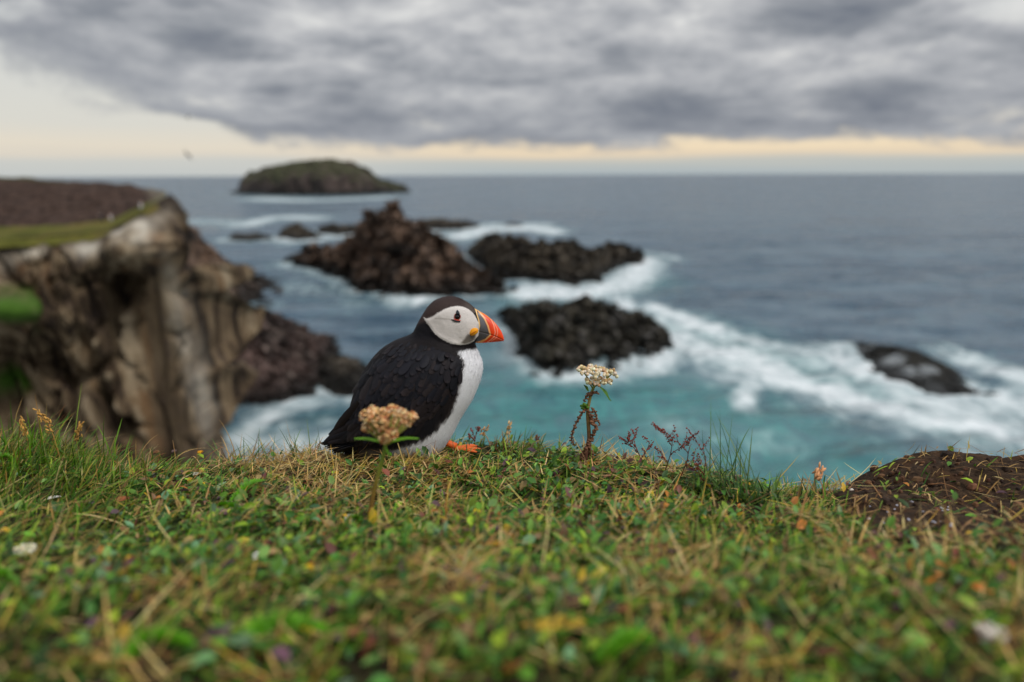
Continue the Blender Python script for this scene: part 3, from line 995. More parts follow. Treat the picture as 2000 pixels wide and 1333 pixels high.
def vegetation():
    # short green grass
    P, q, so = scatter(290000)
    straw_zone = sstep(px_noise(q, 260, 1.5) + .55 * np.exp(-((q[:, 0] - 350) / 280) ** 2 - ((q[:, 1] - 985) / 70) ** 2)
                       + .75 * np.exp(-((q[:, 0] - 630) / 110) ** 2 - ((q[:, 1] - 915) / 34) ** 2)
                       + .35 * np.exp(-((q[:, 0] - 1700) / 320) ** 2 - ((q[:, 1] - 1180) / 120) ** 2)
                       + .25 * np.exp(-((q[:, 0] - 1330) / 300) ** 2 - ((q[:, 1] - 1250) / 60) ** 2), -.02, .40)
    keep = (RNG.random(len(P)) < (1 - .95 * so)) & (RNG.random(len(P)) < (.52 - .46 * straw_zone))
    P, q, so, sz = P[keep], q[keep], so[keep], straw_zone[keep]
    n = len(P)
    left = sstep(-q[:, 0], -330, -120) * sstep(-q[:, 1], -1080, -920)
    ln = RNG.gamma(5, .0045, n) * (1 + 1.0 * left) * (1 - .25 * sz)
    hd = RNG.normal(.25, .9, n)
    lean = np.abs(RNG.normal(.75, .35, n)) * (1 - .35 * left)
    c1 = pick(GREENS, n, [3, 3, 2, 2, 2, 1])
    tip = np.where((RNG.random(n) < .25)[:, None], pick(STRAWS, n), c1 * 1.3)
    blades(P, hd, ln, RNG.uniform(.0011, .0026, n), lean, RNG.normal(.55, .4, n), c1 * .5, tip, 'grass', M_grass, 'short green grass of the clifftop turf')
    # straw: dry, mostly lying down
    P, q, so = scatter(230000)
    sz = sstep(px_noise(q, 260, 1.5) + .55 * np.exp(-((q[:, 0] - 350) / 280) ** 2 - ((q[:, 1] - 985) / 70) ** 2)
               + .9 * np.exp(-((q[:, 0] - 630) / 110) ** 2 - ((q[:, 1] - 915) / 34) ** 2)
               + .35 * np.exp(-((q[:, 0] - 1700) / 320) ** 2 - ((q[:, 1] - 1180) / 120) ** 2)
               + .25 * np.exp(-((q[:, 0] - 1330) / 300) ** 2 - ((q[:, 1] - 1250) / 60) ** 2), -.1, .45)
    keep = RNG.random(len(P)) < (.10 + .80 * sz ** 1.3) * (1 - .95 * so)
    P, q = P[keep], q[keep]
    n = len(P)
    P[:, 2] += RNG.uniform(.002, .014, n)
    c1 = pick(STRAWS, n, [3, 3, 2, 2, 2])
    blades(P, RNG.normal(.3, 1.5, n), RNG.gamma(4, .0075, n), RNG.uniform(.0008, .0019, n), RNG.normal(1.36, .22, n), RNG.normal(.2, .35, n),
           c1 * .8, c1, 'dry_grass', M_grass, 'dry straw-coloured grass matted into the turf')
    # broad small leaves
    P, q, so = scatter(240000)
    lz = .34 + .55 * np.exp(-((q[:, 0] - 1080) / 420) ** 2 - ((q[:, 1] - 1080) / 190) ** 2) + .75 * px_noise(q, 200, 8.5)
    lz -= .55 * np.exp(-((q[:, 0] - 630) / 110) ** 2 - ((q[:, 1] - 910) / 36) ** 2)
    lz *= 1 - .7 * sstep(-q[:, 0], -500, -150) * sstep(-q[:, 1], -1080, -980)
    keep = RNG.random(len(P)) < np.clip(lz, .04, .9) * (1 - .97 * so)
    P, q = P[keep], q[keep]
    n = len(P)
    nz = px_noise(q, 120, 4.4)
    pal = [lin(92, 136, 40), lin(68, 116, 40), lin(114, 148, 72), lin(142, 168, 42), lin(50, 84, 28), lin(98, 132, 92)]
    c = pick(pal, n, [4, 4, 2, 2, 3, 1.2])
    r = RNG.random(n) + nz * .10
    c = np.where((r > .985)[:, None], pick([lin(205, 165, 40), lin(190, 120, 50)], n), c)
    c = np.where(((r > .90) & (r <= .985))[:, None], pick([lin(104, 64, 58), lin(96, 70, 78), lin(128, 72, 52)], n), c)
    c = np.where(((r > .80) & (r <= .90))[:, None], pick([lin(150, 124, 76), lin(122, 96, 58)], n), c)
    P[:, 2] += np.abs(RNG.normal(.006, .006, n))
    ln = np.minimum(RNG.gamma(5, .0019, n) + .002, .0165)
    leaves(P, RNG.uniform(-np.pi, np.pi, n), ln, ln * RNG.uniform(.36, .62, n), RNG.normal(.42, .38, n), RNG.uniform(.05, .6, n), c,
           'ground_cover', M_leaf, 'low carpet of small ovate leaves on the turf')
    # longer wisps along the brink and the thick grass on the left bank
    P, q, so = scatter(60000)
    n = len(P)
    lf = sstep(-q[:, 0], -420, -150) * sstep(-q[:, 1], -1010, -930)
    rim = sstep(P[:, 1], rim_y(P[:, 0]) - .05, rim_y(P[:, 0])) * (.10 + .12 * (q[:, 0] < 640))
    keep = RNG.random(n) < np.clip(lf * .75 + rim + .006, 0, 1) * (1 - .96 * so)
    P, q, lf = P[keep], q[keep], lf[keep]
    n = len(P)
    dry = RNG.random(n) < .26
    c1 = np.where(dry[:, None], pick([lin(150, 110, 56), lin(165, 130, 70), lin(140, 84, 44)], n), pick([lin(70, 112, 24), lin(92, 132, 34), lin(56, 92, 30)], n))
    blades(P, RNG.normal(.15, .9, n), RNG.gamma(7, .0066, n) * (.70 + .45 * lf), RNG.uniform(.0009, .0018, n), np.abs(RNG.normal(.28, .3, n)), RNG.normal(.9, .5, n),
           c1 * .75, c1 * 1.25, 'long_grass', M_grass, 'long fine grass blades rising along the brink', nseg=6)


vegetation()
#SECTION3
# ------------------------------------------------------------------ puffin
MM = .00077            # one unit of the traced profile, in metres


def poly_sd(P, poly):
    """signed distance (negative inside) of 2-D points to a polygon"""
    P = np.asarray(P, float); poly = np.asarray(poly, float)
    d = np.full(P.shape[:-1], 1e9); ins = np.zeros(P.shape[:-1], bool)
    for a, b in zip(poly, np.roll(poly, -1, 0)):
        ab = b - a
        t = np.clip(((P - a) @ ab) / (ab @ ab + 1e-9), 0, 1)
        d = np.minimum(d, np.linalg.norm(P - a - t[..., None] * ab, axis=-1))
        c = ((a[1] > P[..., 1]) != (b[1] > P[..., 1])) & (P[..., 0] < (b[0] - a[0]) * (P[..., 1] - a[1]) / (b[1] - a[1] + 1e-12) + a[0])
        ins ^= c
    return np.where(ins, -d, d)


def line_d(P, pts):
    d = np.full(P.shape[:-1], 1e9)
    pts = np.asarray(pts, float)
    for a, b in zip(pts[:-1], pts[1:]):
        ab = b - a
        t = np.clip(((P - a) @ ab) / (ab @ ab + 1e-9), 0, 1)
        d = np.minimum(d, np.linalg.norm(P - a - t[..., None] * ab, axis=-1))
    return d


def zoomed(pts, ox, oy, k): return [(ox + x / k, oy + y / k) for x, y in pts]


def over(c, col, m):
    return c * (1 - m[..., None]) + np.asarray(col) * m[..., None]


def flank(P):
    """profile coordinates of a point, mirrored to the flank that faces -y"""
    Q = np.array(P, float)
    Q[..., 1] = PUF_Y - np.abs(Q[..., 1] - PUF_Y)
    return proj(Q)


def loft(rings, n, k, sup=2.0, lens=1.0):
    """rings: (Bx,By,Fx,Fy,halfwidth) in profile units"""
    r = catmull(np.asarray(rings, float), n)
    B = on_y(r[:, 0], r[:, 1], np.full(n, PUF_Y)); F = on_y(r[:, 2], r[:, 3], np.full(n, PUF_Y))
    th = np.linspace(0, 2 * np.pi, k, endpoint=False)
    c, s = np.cos(th)[None], np.sin(th)[None]
    ex = 2 / (np.interp(np.linspace(0, len(rings) - 1, n), np.arange(len(rings)), np.broadcast_to(sup, (len(rings),))))[:, None]
    cs = np.sign(c) * np.abs(c) ** ex; ss = np.sign(s) * np.abs(s) ** (ex * lens)
    ctr = (B + F) / 2; ax = (B - F) / 2
    V = ctr[:, None] + cs[..., None] * ax[:, None]
    V[..., 1] += ss * (np.maximum(r[:, 4], .2) * MM)[:, None]
    return V


def close_loft(V):
    n, k = V.shape[:2]
    i = np.arange(n - 1)[:, None]; j = np.arange(k)[None]; j2 = (j + 1) % k
    Q = np.stack([i * k + j, i * k + j2, (i + 1) * k + j2, (i + 1) * k + j], -1).reshape(-1, 4)
    W_ = np.concatenate([V.reshape(-1, 3), V[0].mean(0)[None], V[-1].mean(0)[None]])
    a, b = n * k, n * k + 1
    jj = np.arange(k)
    T = np.concatenate([np.stack([np.full(k, a), (jj + 1) % k, jj], -1), np.stack([np.full(k, b), (n - 1) * k + jj, (n - 1) * k + (jj + 1) % k], -1)])
    return W_, Q, T


FACE = zoomed([(385, 500), (440, 522), (500, 508), (560, 478), (640, 425), (740, 365), (850, 330), (940, 318), (1040, 330), (1130, 370), (1190, 420), (1225, 460), (1275, 560), (1330, 620),
               (1330, 760), (1260, 830), (1215, 890), (1150, 925), (1070, 947), (960, 950), (860, 935), (760, 895), (660, 840), (560, 750), (490, 650), (430, 570)], 780, 560, 8.333)
CHIN = zoomed([(1000, 915), (1060, 850), (1110, 775), (1250, 775), (1240, 870), (1150, 925), (1060, 945)], 780, 560, 8.333)
BREAST = [(960, 670), (929, 683), (912, 684.5), (897, 689), (906, 704), (909, 712), (907, 728), (901, 749), (897, 773), (889, 795), (876, 819), (854, 843), (830, 864), (806, 872), (780, 880), (752, 888), (745, 896), (740, 930), (900, 930), (1000, 800)]


def make_puffin():
    base = np.array([on_y(800, 884, PUF_Y)[0], PUF_Y, ZB - .006])
    root = empty('puffin', base, 'puffin with orange-striped beak sitting on the clifftop turf', 'puffin')
    rings = [(668, 856, 676, 884, 8), (673, 838, 694, 890, 24), (679, 812, 722, 895, 44), (686, 786, 764, 897, 62), (694, 760, 812, 894, 74), (704, 738, 850, 889, 80),
             (714, 719, 877, 860, 83), (728, 699, 901, 816, 82), (746, 681, 925, 776, 77), (771, 666, 940, 738, 68), (795, 657, 943, 712, 56), (806, 650, 936, 692, 48),
             (811, 641, 930, 678, 42), (817, 629, 929, 668, 40), (825, 615, 935, 655, 39), (835, 600, 937, 640, 38), (848, 588, 936, 626, 34), (865, 581.5, 932, 614, 28), (881, 579.5, 929, 606, 20), (897, 583, 924, 600, 10), (908, 588.5, 917, 594, 2)]
    V = loft(rings, 210, 150, [2.0] * 11 + [2.1, 2.25, 2.5, 2.7, 2.7, 2.6, 2.5, 2.3, 2.1, 2.0])
    W_, Q, T = close_loft(V)
    # the cheeks sit proud of the neck, soft unevenness on the body
    q = flank(W_)
    sd = poly_sd(q, FACE)
    ctr = np.array([0, 1, 0])
    side_s = np.sign(W_[:, 1] - PUF_Y)
    W_[:, 1] += side_s * MM * (2.0 * sstep(-sd, -1.0, 5) + 1.0 * np.exp(-(sd / 4) ** 2) * (q[:, 1] > 630))
    W_ += (fbm(W_ * 60, 3) * .0008)[:, None] * np.array([.3, 1, .3]) * sstep(-sd, -9, -3)[:, None]
    q = flank(W_)
    n1 = fbm(np.stack([q[:, 0] / 10, q[:, 1] / 10, q[:, 0] * 0], -1), 4)
    nst = fbm(np.stack([(q[:, 0] + .5 * q[:, 1]) / 3, (q[:, 1] - .5 * q[:, 0]) / 14, q[:, 0] * 0 + 4], -1), 3)
    c = np.tile(lin(22, 21, 26), (len(W_), 1)) * (1 + .35 * n1)[:, None]
    # brown bloom on the wing coverts and the lower flank
    c = over(c, lin(38, 29, 27), np.clip(.5 * np.exp(-((q[:, 0] - 880) / 26) ** 2 - ((q[:, 1] - 790) / 50) ** 2) + .25 * n1, 0, .8))
    crown = sstep(-(q[:, 1] - 632 - .35 * (825 - q[:, 0])), -4, 6) * (q[:, 1] < 650)
    c = over(c, lin(62, 49, 46), crown * .9)
    c = over(c, lin(104, 92, 86), sstep(q[:, 0], 897, 924) * (q[:, 1] < 612) * .75)
    c = over(c, lin(27, 22, 23), sstep(q[:, 1], 655, 672) * (q[:, 1] < 700) * .8)
    br = poly_sd(q, BREAST)
    rag = 3.2 * nst + 1.5 * n1
    wm = sstep(-(br + rag), -4.5, 2.5) * (q[:, 1] > 676)
    c = over(c, lin(150, 138, 132) * .8, sstep(-(br + rag * 1.6), -9, 2) * .35 * (q[:, 1] > 700))
    c = over(c, lin(226, 226, 230), wm)
    c = over(c, lin(112, 104, 98), sstep(-(q[:, 0]), -785, -750) * sstep(q[:, 0], 690, 715) * sstep(q[:, 1], 874, 886) * .8)
    sd = poly_sd(q, FACE)
    fm = sstep(-sd, -.7, .9)
    fc = np.tile(lin(208, 201, 196), (len(W_), 1)) * (1 + .05 * n1)[:, None]
    fc = over(fc, lin(196, 188, 182), sstep(-q[:, 0], -880, -835) * .7)  # back of the face painted darker, as turned from the light
    chin = sstep(-poly_sd(q, CHIN), -2, 2.5)
    fc = over(fc, lin(100, 92, 84), chin * .95)
    crease_shade = np.exp(-(line_d(q, zoomed([(580, 520), (690, 522), (780, 532), (850, 545)], 780, 560, 8.333)) / .9) ** 2)  # shade of the crease behind the eye, painted as a dark line
    fc = over(fc, lin(120, 108, 102), crease_shade * .75)
    fc = over(fc, lin(232, 226, 220), np.exp(-((sd + 1.4) / 1.0) ** 2) * .4)
    c = over(c, fc, fm)
    me = mesh_np('body', W_ - base, [Q, T], cols={'tint': c})
    m, N, bs = new_mat('plumage')
    oc = N.n('ShaderNodeTexCoord').outputs['Object']
    st = N.mapping(oc, (1, 1, 2.2), rot=(0, .85, 0))
    nf = N.noise(st, 420, 4, .6)
    v = N.n('ShaderNodeVectorMath', operation='SCALE')
    N.t.links.new(N.attr('tint', 'Color'), v.inputs[0])
    N.t.links.new(N.math('ADD', .78, N.math('MULTIPLY', nf, .44)), v.inputs['Scale'])
    N.t.links.new(v.outputs[0], bs.inputs['Base Color'])
    bs.inputs['Roughness'].default_value = .65
    bs.inputs['Specular IOR Level'].default_value = .16
    bump(N, nf, bs, .22, .0008)
    body = link('body', me, m, root)
    bvh = BVHTree.FromPolygons([tuple(p) for p in W_], [tuple(f) for f in Q] + [tuple(f) for f in T])

    def hit(px, py):
        d = Vector(ray(px, py)).normalized()
        h, nrm, i, dist = bvh.ray_cast(Vector(CP), d)
        if h is None:
            return None, None
        return np.array(h), np.array(nrm if nrm.dot(d) < 0 else -nrm)

    # fine down over the whole body: soft outline and ragged colour borders
    nd = 15000
    fi = RNG.integers(0, len(Q), nd)
    uv = RNG.random((nd, 2))
    qa = W_[Q[fi]]
    p = (qa[:, 0] * (1 - uv[:, :1]) + qa[:, 1] * uv[:, :1]) * (1 - uv[:, 1:]) + (qa[:, 3] * (1 - uv[:, :1]) + qa[:, 2] * uv[:, :1]) * uv[:, 1:]
    nr = np.cross(qa[:, 1] - qa[:, 0], qa[:, 3] - qa[:, 0]); nr /= np.linalg.norm(nr, axis=1)[:, None] + 1e-12
    sgn = np.sign(((p - W_.mean(0)) * nr).sum(1)); nr *= sgn[:, None]
    pq = flank(p)
    head = sstep(-pq[:, 1], -690, -660)
    flow = np.stack([-.55 - .4 * head, np.zeros(nd), -.83 + .5 * head], -1)
    flow = flow - (flow * nr).sum(1)[:, None] * nr
    flow /= np.linalg.norm(flow, axis=1)[:, None] + 1e-9
    flow += RNG.normal(0, .12, (nd, 3))
    psd = poly_sd(pq, FACE)
    keep = (psd > -1.0) | (RNG.random(nd) < .12)
    L = (RNG.uniform(3.5, 8, nd) * (1 - .65 * head) * (1 + .6 * sstep(pq[:, 1], 850, 885)) * MM)[:, None]
    d = flow + nr * .16
    sdv = np.cross(flow, nr) * (RNG.uniform(.28, .6, nd) * MM)[:, None]
    Vd = np.stack([p - sdv * .6, p + sdv * .6, p + d * L * .6 + sdv, p + d * L * .6 - sdv, p + d * L], 1)[keep]
    cd = c[Q[fi][:, 0]][keep] * (1 + RNG.normal(0, .12, (keep.sum(), 1)))
    o = (np.arange(keep.sum()) * 5)[:, None]
    me = mesh_np('down', Vd.reshape(-1, 3) - base, [np.array([[0, 1, 2, 3]]) + o, np.array([[3, 2, 4]]) + o], cols={'tint': np.repeat(cd, 5, 0)})
    tag(link('down', me, m, root), kind='stuff')

    # feathers -----------------------------------------------------------
    mf, N, bs = new_mat('black_feather')
    oi = N.n('ShaderNodeObjectInfo')
    oc = N.n('ShaderNodeTexCoord').outputs['Generated']
    sp = N.n('ShaderNodeSeparateXYZ'); N.t.links.new(oc, sp.inputs[0])
    cr = N.ramp(oi.outputs['Random'], [(0, tuple(lin(17, 18, 25))), (.45, tuple(lin(23, 23, 32))), (.75, tuple(lin(33, 27, 30))), (1, tuple(lin(42, 35, 36)))])
    ed = N.math('MULTIPLY', N.smooth(sp.outputs[0], .6, 1.0), N.math('MULTIPLY', N.math('FRACT', N.math('MULTIPLY', oi.outputs['Random'], 7.3)), .5))
    cr = N.mix(ed, cr, tuple(lin(64, 54, 56)))
    barb = N.noise(N.mapping(oc, (5, 60, 1), rot=(0, 0, .12)), 1.0, 3, .6)
    cr = N.mix(N.math('MULTIPLY', N.smooth(barb, .4, .65), .45), cr, tuple(lin(14, 14, 18)))
    N.t.links.new(cr, bs.inputs['Base Color'])
    bs.inputs['Roughness'].default_value = .58
    bs.inputs['Specular IOR Level'].default_value = .2
    bump(N, barb, bs, .5, .0006)

    def feather_mesh(name, shape):
        u = np.array([0, .2, .45, .65, .8, .9, .96, 1.0])
        wv = np.interp(u, *shape)
        t = np.linspace(-1, 1, 5)
        V = np.zeros((8, 5, 3))
        V[..., 0] = u[:, None] + 0 * t
        V[..., 1] = .5 * wv[:, None] * t[None]
        V[..., 2] = -.22 * wv[:, None] * (t[None] ** 2) * .5 + .02 * (1 - u[:, None])
        V[-1, :, 0] = 1 - .06 * np.abs(t)
        return mesh_np(name, V.reshape(-1, 3), grid_faces(8, 5))
    sh_round = feather_mesh('feather_round', ([0, .2, .45, .65, .8, .9, .96, 1], [.4, .8, 1, .98, .84, .64, .42, .16]))
    sh_long = feather_mesh('feather_long', ([0, .2, .45, .65, .8, .9, .96, 1], [.5, .85, 1, .95, .75, .5, .3, .08]))
    for s_ in (sh_round, sh_long):
        s_.materials.append(mf)

    def put(name, me, par, p, tan, nrm, L, wd, lift=0.0):
        tan = tan / np.linalg.norm(tan)
        nrm = nrm - (nrm @ tan) * tan
        nrm /= np.linalg.norm(nrm)
        if lift:
            tan2 = tan * math.cos(lift) + nrm * math.sin(lift)
            nrm = nrm * math.cos(lift) - tan * math.sin(lift)
            tan = tan2
        sd_ = np.cross(nrm, tan)
        o = bpy.data.objects.new(name, me)
        COL.objects.link(o)
        o.parent = par
        q_ = p - base
        o.matrix_basis = Matrix(((tan[0] * L, sd_[0] * wd, nrm[0] * wd, q_[0]), (tan[1] * L, sd_[1] * wd, nrm[1] * wd, q_[1]), (tan[2] * L, sd_[2] * wd, nrm[2] * wd, q_[2]), (0, 0, 0, 1)))
        return o

    # folded wing shell (both sides), lying on the flank
    up_e = catmull([(878, 690), (846, 684), (800, 694), (752, 716), (716, 750), (692, 790), (664, 828), (632, 862)], 60)
    lo_e = catmull([(900, 703), (902, 722), (884, 752), (860, 788), (818, 828), (764, 850), (702, 862), (636, 867)], 60)
    tt = np.linspace(0, 1, 26)
    G = up_e[:, None] * (1 - tt[None, :, None]) + lo_e[:, None] * tt[None, :, None]
    Wg = np.zeros(G.shape[:2] + (3,))
    okm = np.zeros(G.shape[:2], bool)
    for i in range(60):
        for j in range(26):
            h, nn = hit(*G[i, j])
            if h is not None and i < 50:
                rimf = min(1, min(j, 25 - j) / 4, i / 5)
                Wg[i, j] = h + nn * MM * (.4 + 3.0 * rimf)
                okm[i, j] = True
    for j in range(26):
        good = np.where(okm[:, j])[0]
        yv = np.interp(np.arange(60), np.append(good, 59), np.append(Wg[good, j, 1], PUF_Y - .014))
        for i in range(60):
            if not okm[i, j]:
                Wg[i, j] = on_y(G[i, j, 0], G[i, j, 1], yv[i])
    for _ in range(3):
        Wg[1:-1, 1:-1] = .25 * (Wg[:-2, 1:-1] + Wg[2:, 1:-1] + Wg[1:-1, :-2] + Wg[1:-1, 2:])
    wings = []
    for sgn in (1, -1):
        Wm = Wg.copy()
        if sgn < 0:
            Wm[..., 1] = 2 * PUF_Y - Wm[..., 1]
        me = mesh_np('wing', (Wm - base).reshape(-1, 3), grid_faces(60, 26), cols={'tint': np.tile(lin(27, 26, 31), (60 * 26, 1))})
        w = link('wing', me, m, root)
        sol = w.modifiers.new('thick', 'SOLIDIFY'); sol.thickness = .0015
        wings.append(w)
    wing = wings[0]
    WV = Wg.reshape(-1, 3)
    wb = BVHTree.FromPolygons([tuple(p) for p in WV], [tuple(f) for f in grid_faces(60, 26)])

    def hit2(px, py):
        d = Vector(ray(px, py)).normalized()
        h, nn, i, dist = wb.ray_cast(Vector(CP), d)
        h2, nn2, i2, dist2 = bvh.ray_cast(Vector(CP), d)
        if h is not None and (h2 is None or dist < dist2 + .003):
            nn = np.array(nn)
            if nn @ np.array(d) > 0: nn = -nn
            return np.array(h), nn, True
        if h2 is not None:
            return np.array(h2), np.array(nn2 if nn2.dot(d) < 0 else -nn2), False
        return None, None, False
    guides = np.array([(860, 690, -.25, 1), (890, 730, -.15, 1), (880, 780, -.45, 1), (800, 690, -.75, .8), (760, 720, -.6, .9), (720, 740, -.55, .9), (700, 780, -.55, .95),
                       (800, 780, -.85, .75), (840, 820, -.9, .6), (760, 830, -.95, .45), (700, 830, -.75, .7), (820, 730, -.55, .9), (770, 680, -.85, .6)])

    def flow_at(px, py):
        w_ = 1 / (((guides[:, 0] - px) ** 2 + (guides[:, 1] - py) ** 2) + 60)
        v_ = (guides[:, 2:] * w_[:, None]).sum(0) / w_.sum()
        return v_ / np.linalg.norm(v_)
    AREA = [(800, 668), (850, 678), (890, 690), (904, 706), (904, 728), (888, 752), (872, 780), (852, 806), (815, 832), (770, 848), (715, 856), (682, 838), (684, 800), (699, 752), (716, 722), (742, 692), (770, 673)]
    pts = []
    tries = 0
    while len(pts) < 290 and tries < 9000:
        tries += 1
        a = np.array([RNG.uniform(675, 908), RNG.uniform(664, 860)])
        if poly_sd(a[None], AREA)[0] > 0:
            continue
        f = np.clip((a[1] - 665) / 190, 0, 1)
        sp_ = 6.0 + 4.6 * np.sin(np.pi * min(1, f * 1.1))
        if all((a[0] - b[0]) ** 2 + (a[1] - b[1]) ** 2 > sp_ ** 2 for b in pts):
            pts.append(a)
    pts.sort(key=lambda a: -a[1])
    for a in pts:
        h, nn, onw = hit2(*a)
        if h is None:
            continue
        fl = flow_at(*a)
        fl = fl + RNG.normal(0, .17, 2)
        b = a + fl * 5
        h2, n2, _ = hit2(*b)
        if h2 is None:
            h2 = h + (ray(*b) - ray(*a)) * np.linalg.norm(h - CP)
        tan = h2 - h
        tan = tan - (tan @ nn) * nn
        f = np.clip((a[1] - 665) / 190, 0, 1)
        scap = math.exp(-((a[0] - 712) / 24) ** 2 - ((a[1] - 735) / 40) ** 2)
        L = (14 + 25 * f + 9 * scap + RNG.normal(0, 4)) * MM
        wd = L * (.60 - .22 * f + RNG.normal(0, .06))
        big = f > .45 or RNG.random() < .35
        put('feather', sh_long if big else sh_round, wing, h + nn * MM * .9, tan, nn, L, wd, lift=RNG.uniform(-.02, .055))
    # long primaries towards the wing tip
    for k, (a, b) in enumerate([((708, 800), (640, 856)), ((716, 812), (636, 860)), ((728, 822), (634, 863)), ((742, 834), (637, 867)), ((700, 785), (650, 842)), ((756, 842), (650, 866))]):
        pa = on_y(*a, PUF_Y - .046 - .002 * k); pb = on_y(*b, PUF_Y - .016 - .0015 * k)
        tan = pb - pa
        nn = np.array([-.15, -1, .25])
        put('feather', sh_long, wing, pa, tan, nn, np.linalg.norm(tan), 15 * MM)
    # tail
    mb = MB()
    for k in range(11):
        f = k / 10
        a = on_y(745 - 6 * f, 862 + 8 * f, PUF_Y + (.5 - f) * .05)
        b = on_y(626 + 26 * f ** 2, 866 + 20 * f, PUF_Y + (.5 - f) * .075)
        u = np.linspace(0, 1, 7)
        P = a[None] * (1 - u[:, None]) + b[None] * u[:, None]
        P[:, 2] += .004 * np.sin(np.pi * u) + .0010 * (5 - abs(k - 5))
        mb.blade(P, (.12, 1, -.75), np.interp(u, [0, .5, .85, 1], [9, 11.5, 9, 1.5]) * MM, np.tile(lin(24, 23, 27) * (1 + .25 * RNG.random()), (7, 1)))
    tl = mb.build('tail', m, root, base)
    sol = tl.modifiers.new('thick', 'SOLIDIFY'); sol.thickness = .0008

    # beak ----------------------------------------------------------------
    tops = [(921, 600), (931, 605), (937, 608.6), (946, 613.5), (954, 619), (961, 625), (967, 631), (972, 637), (977, 644), (980.5, 650.5), (983, 657), (984.3, 662)]
    bots = [(921, 669.4), (931, 670.2), (938, 670.4), (946, 670.1), (953, 669.5), (960, 668.9), (966, 668.4), (971, 668), (976, 667.5), (979.5, 667), (982, 666.6), (984, 666)]
    hw = [11, 12.5, 12.5, 12, 11, 9.8, 8.4, 7, 5.6, 4.4, 3, 1.2]
    V = loft([(t[0], t[1], b[0], b[1], w_) for t, b, w_ in zip(tops, bots, hw)], 150, 150, 2.0, 1.25)
    W2, Q2, T2 = close_loft(V)
    q = flank(W2)
    ss_ = np.sign(W2[:, 1] - PUF_Y)
    MOUTH = zoomed([(1270, 735), (1340, 745), (1440, 768), (1560, 810), (1690, 870)], 780, 560, 8.333)
    GREY = zoomed([(1258, 380), (1300, 428), (1380, 535), (1432, 650), (1468, 785), (1400, 850), (1300, 893), (1222, 903), (1262, 800), (1288, 740), (1312, 640), (1302, 555), (1274, 470)], 780, 560, 8.333)
    RIDGE = zoomed([(1190, 340), (1256, 375), (1276, 470), (1304, 555), (1314, 640), (1288, 742), (1230, 760), (1180, 500)], 780, 560, 8.333)
    G1 = zoomed([(1475, 500), (1535, 620), (1562, 740), (1545, 815), (1490, 865), (1420, 920)], 780, 560, 8.333)
    G2 = zoomed([(1545, 590), (1595, 690), (1600, 760), (1580, 830), (1500, 890)], 780, 560, 8.333)
    md = line_d(q, MOUTH); rd = poly_sd(q, RIDGE); gs = poly_sd(q, GREY)
    W2[:, 1] += ss_ * MM * (1.3 * sstep(-rd, -1.2, 1.2) - 1.1 * np.exp(-(md / .9) ** 2) - .5 * np.exp(-(line_d(q, G1) / .9) ** 2) - .4 * np.exp(-(line_d(q, G2) / .9) ** 2))
    c = np.tile(lin(242, 72, 18), (len(W2), 1))
    nzb = fbm(np.stack([q[:, 0] / 6, q[:, 1] / 6, q[:, 0] * 0], -1), 3)
    c = over(c, lin(214, 46, 14), sstep(q[:, 0] - .35 * (q[:, 1] - 640), 938, 958) * sstep(-q[:, 0], -966, -955) * .6)
    c = over(c, lin(246, 150, 44), sstep(-(q[:, 1] - np.interp(q[:, 0], [t[0] for t in tops], [t[1] for t in tops])), -3.4, -1.2) * sstep(-q[:, 0], -975, -950) * .7)  # yellow-orange highlight painted along the culmen edge
    low = (q[:, 1] > np.interp(q[:, 0], [p_[0] for p_ in MOUTH], [p_[1] for p_ in MOUTH]))
    c = over(c, lin(196, 92, 74), low * sstep(q[:, 0], 962, 972) * .5)
    c = over(c, lin(238, 178, 112), sstep(-(np.abs(gs - 1.4) - 1.5), -.5, .5) * (gs > 0))
    c = over(c, lin(84, 82, 84) * (1 + .12 * nzb)[:, None], sstep(-gs, -.5, .5))
    c = over(c, lin(118, 118, 122), sstep(-gs, 0, 3) * np.exp(-((q[:, 1] - 628) / 12) ** 2) * .5)
    c = over(c, lin(240, 150, 50), low * (gs > 0) * sstep(-q[:, 0], -948, -938))
    c = over(c, lin(240, 196, 124), sstep(-rd, -.6, .6))
    for g_, st_ in ((G1, .8), (G2, .6)):
        c = over(c, lin(250, 170, 140), np.exp(-((line_d(q, g_) - .2) / .75) ** 2) * st_)
    c = over(c, lin(60, 30, 24), np.exp(-(md / .55) ** 2) * .8 * (q[:, 0] > 934))
    me = mesh_np('beak', W2 - base, [Q2, T2], cols={'tint': c})
    mbk = mat_tint('beak_horn', .38, 900, .10, spec=.45, bump_d=.0001)
    beak = link('beak', me, mbk, root)

    # rosette at the corner of the mouth, eye, eye ornaments --------------
    skin = mat_tint('bare_skin', .5, 700, .2, bump_d=.0003)
    for sgn in (1, -1):
        def side(p):
            p = np.array(p, float)
            if sgn < 0: p[..., 1] = 2 * PUF_Y - p[..., 1]
            return p
        mb = MB()
        h, nn = hit(924, 648)
        if h is None:
            h, nn = on_y(924, 648, PUF_Y - .028), np.array([0, -1.0, 0])
        mb.blob(side(h + nn * MM * 1.8), np.array([10.0, 4.6, 6.8]) * MM, lin(240, 160, 26), 16, 10, axes=np.array([[.86, 0, .5], [0, 1, 0], [-.5, 0, .86]]))
        mb.blob(side(h + np.array([.001, -.0044, -.0004])), np.array([7.0, 1.3, .9]) * MM, lin(196, 104, 20), 10, 6, axes=np.array([[.86, 0, .5], [0, 1, 0], [-.5, 0, .86]]))
        mb.build('mouth_rosette', skin, root, base)
        h, nn = hit(893.2, 618.8)
        ex = np.array([1.0, 0, 0]); ex = ex - (ex @ nn) * nn; ex /= np.linalg.norm(ex); ez = np.cross(ex, nn); ez *= np.sign(ez[2])
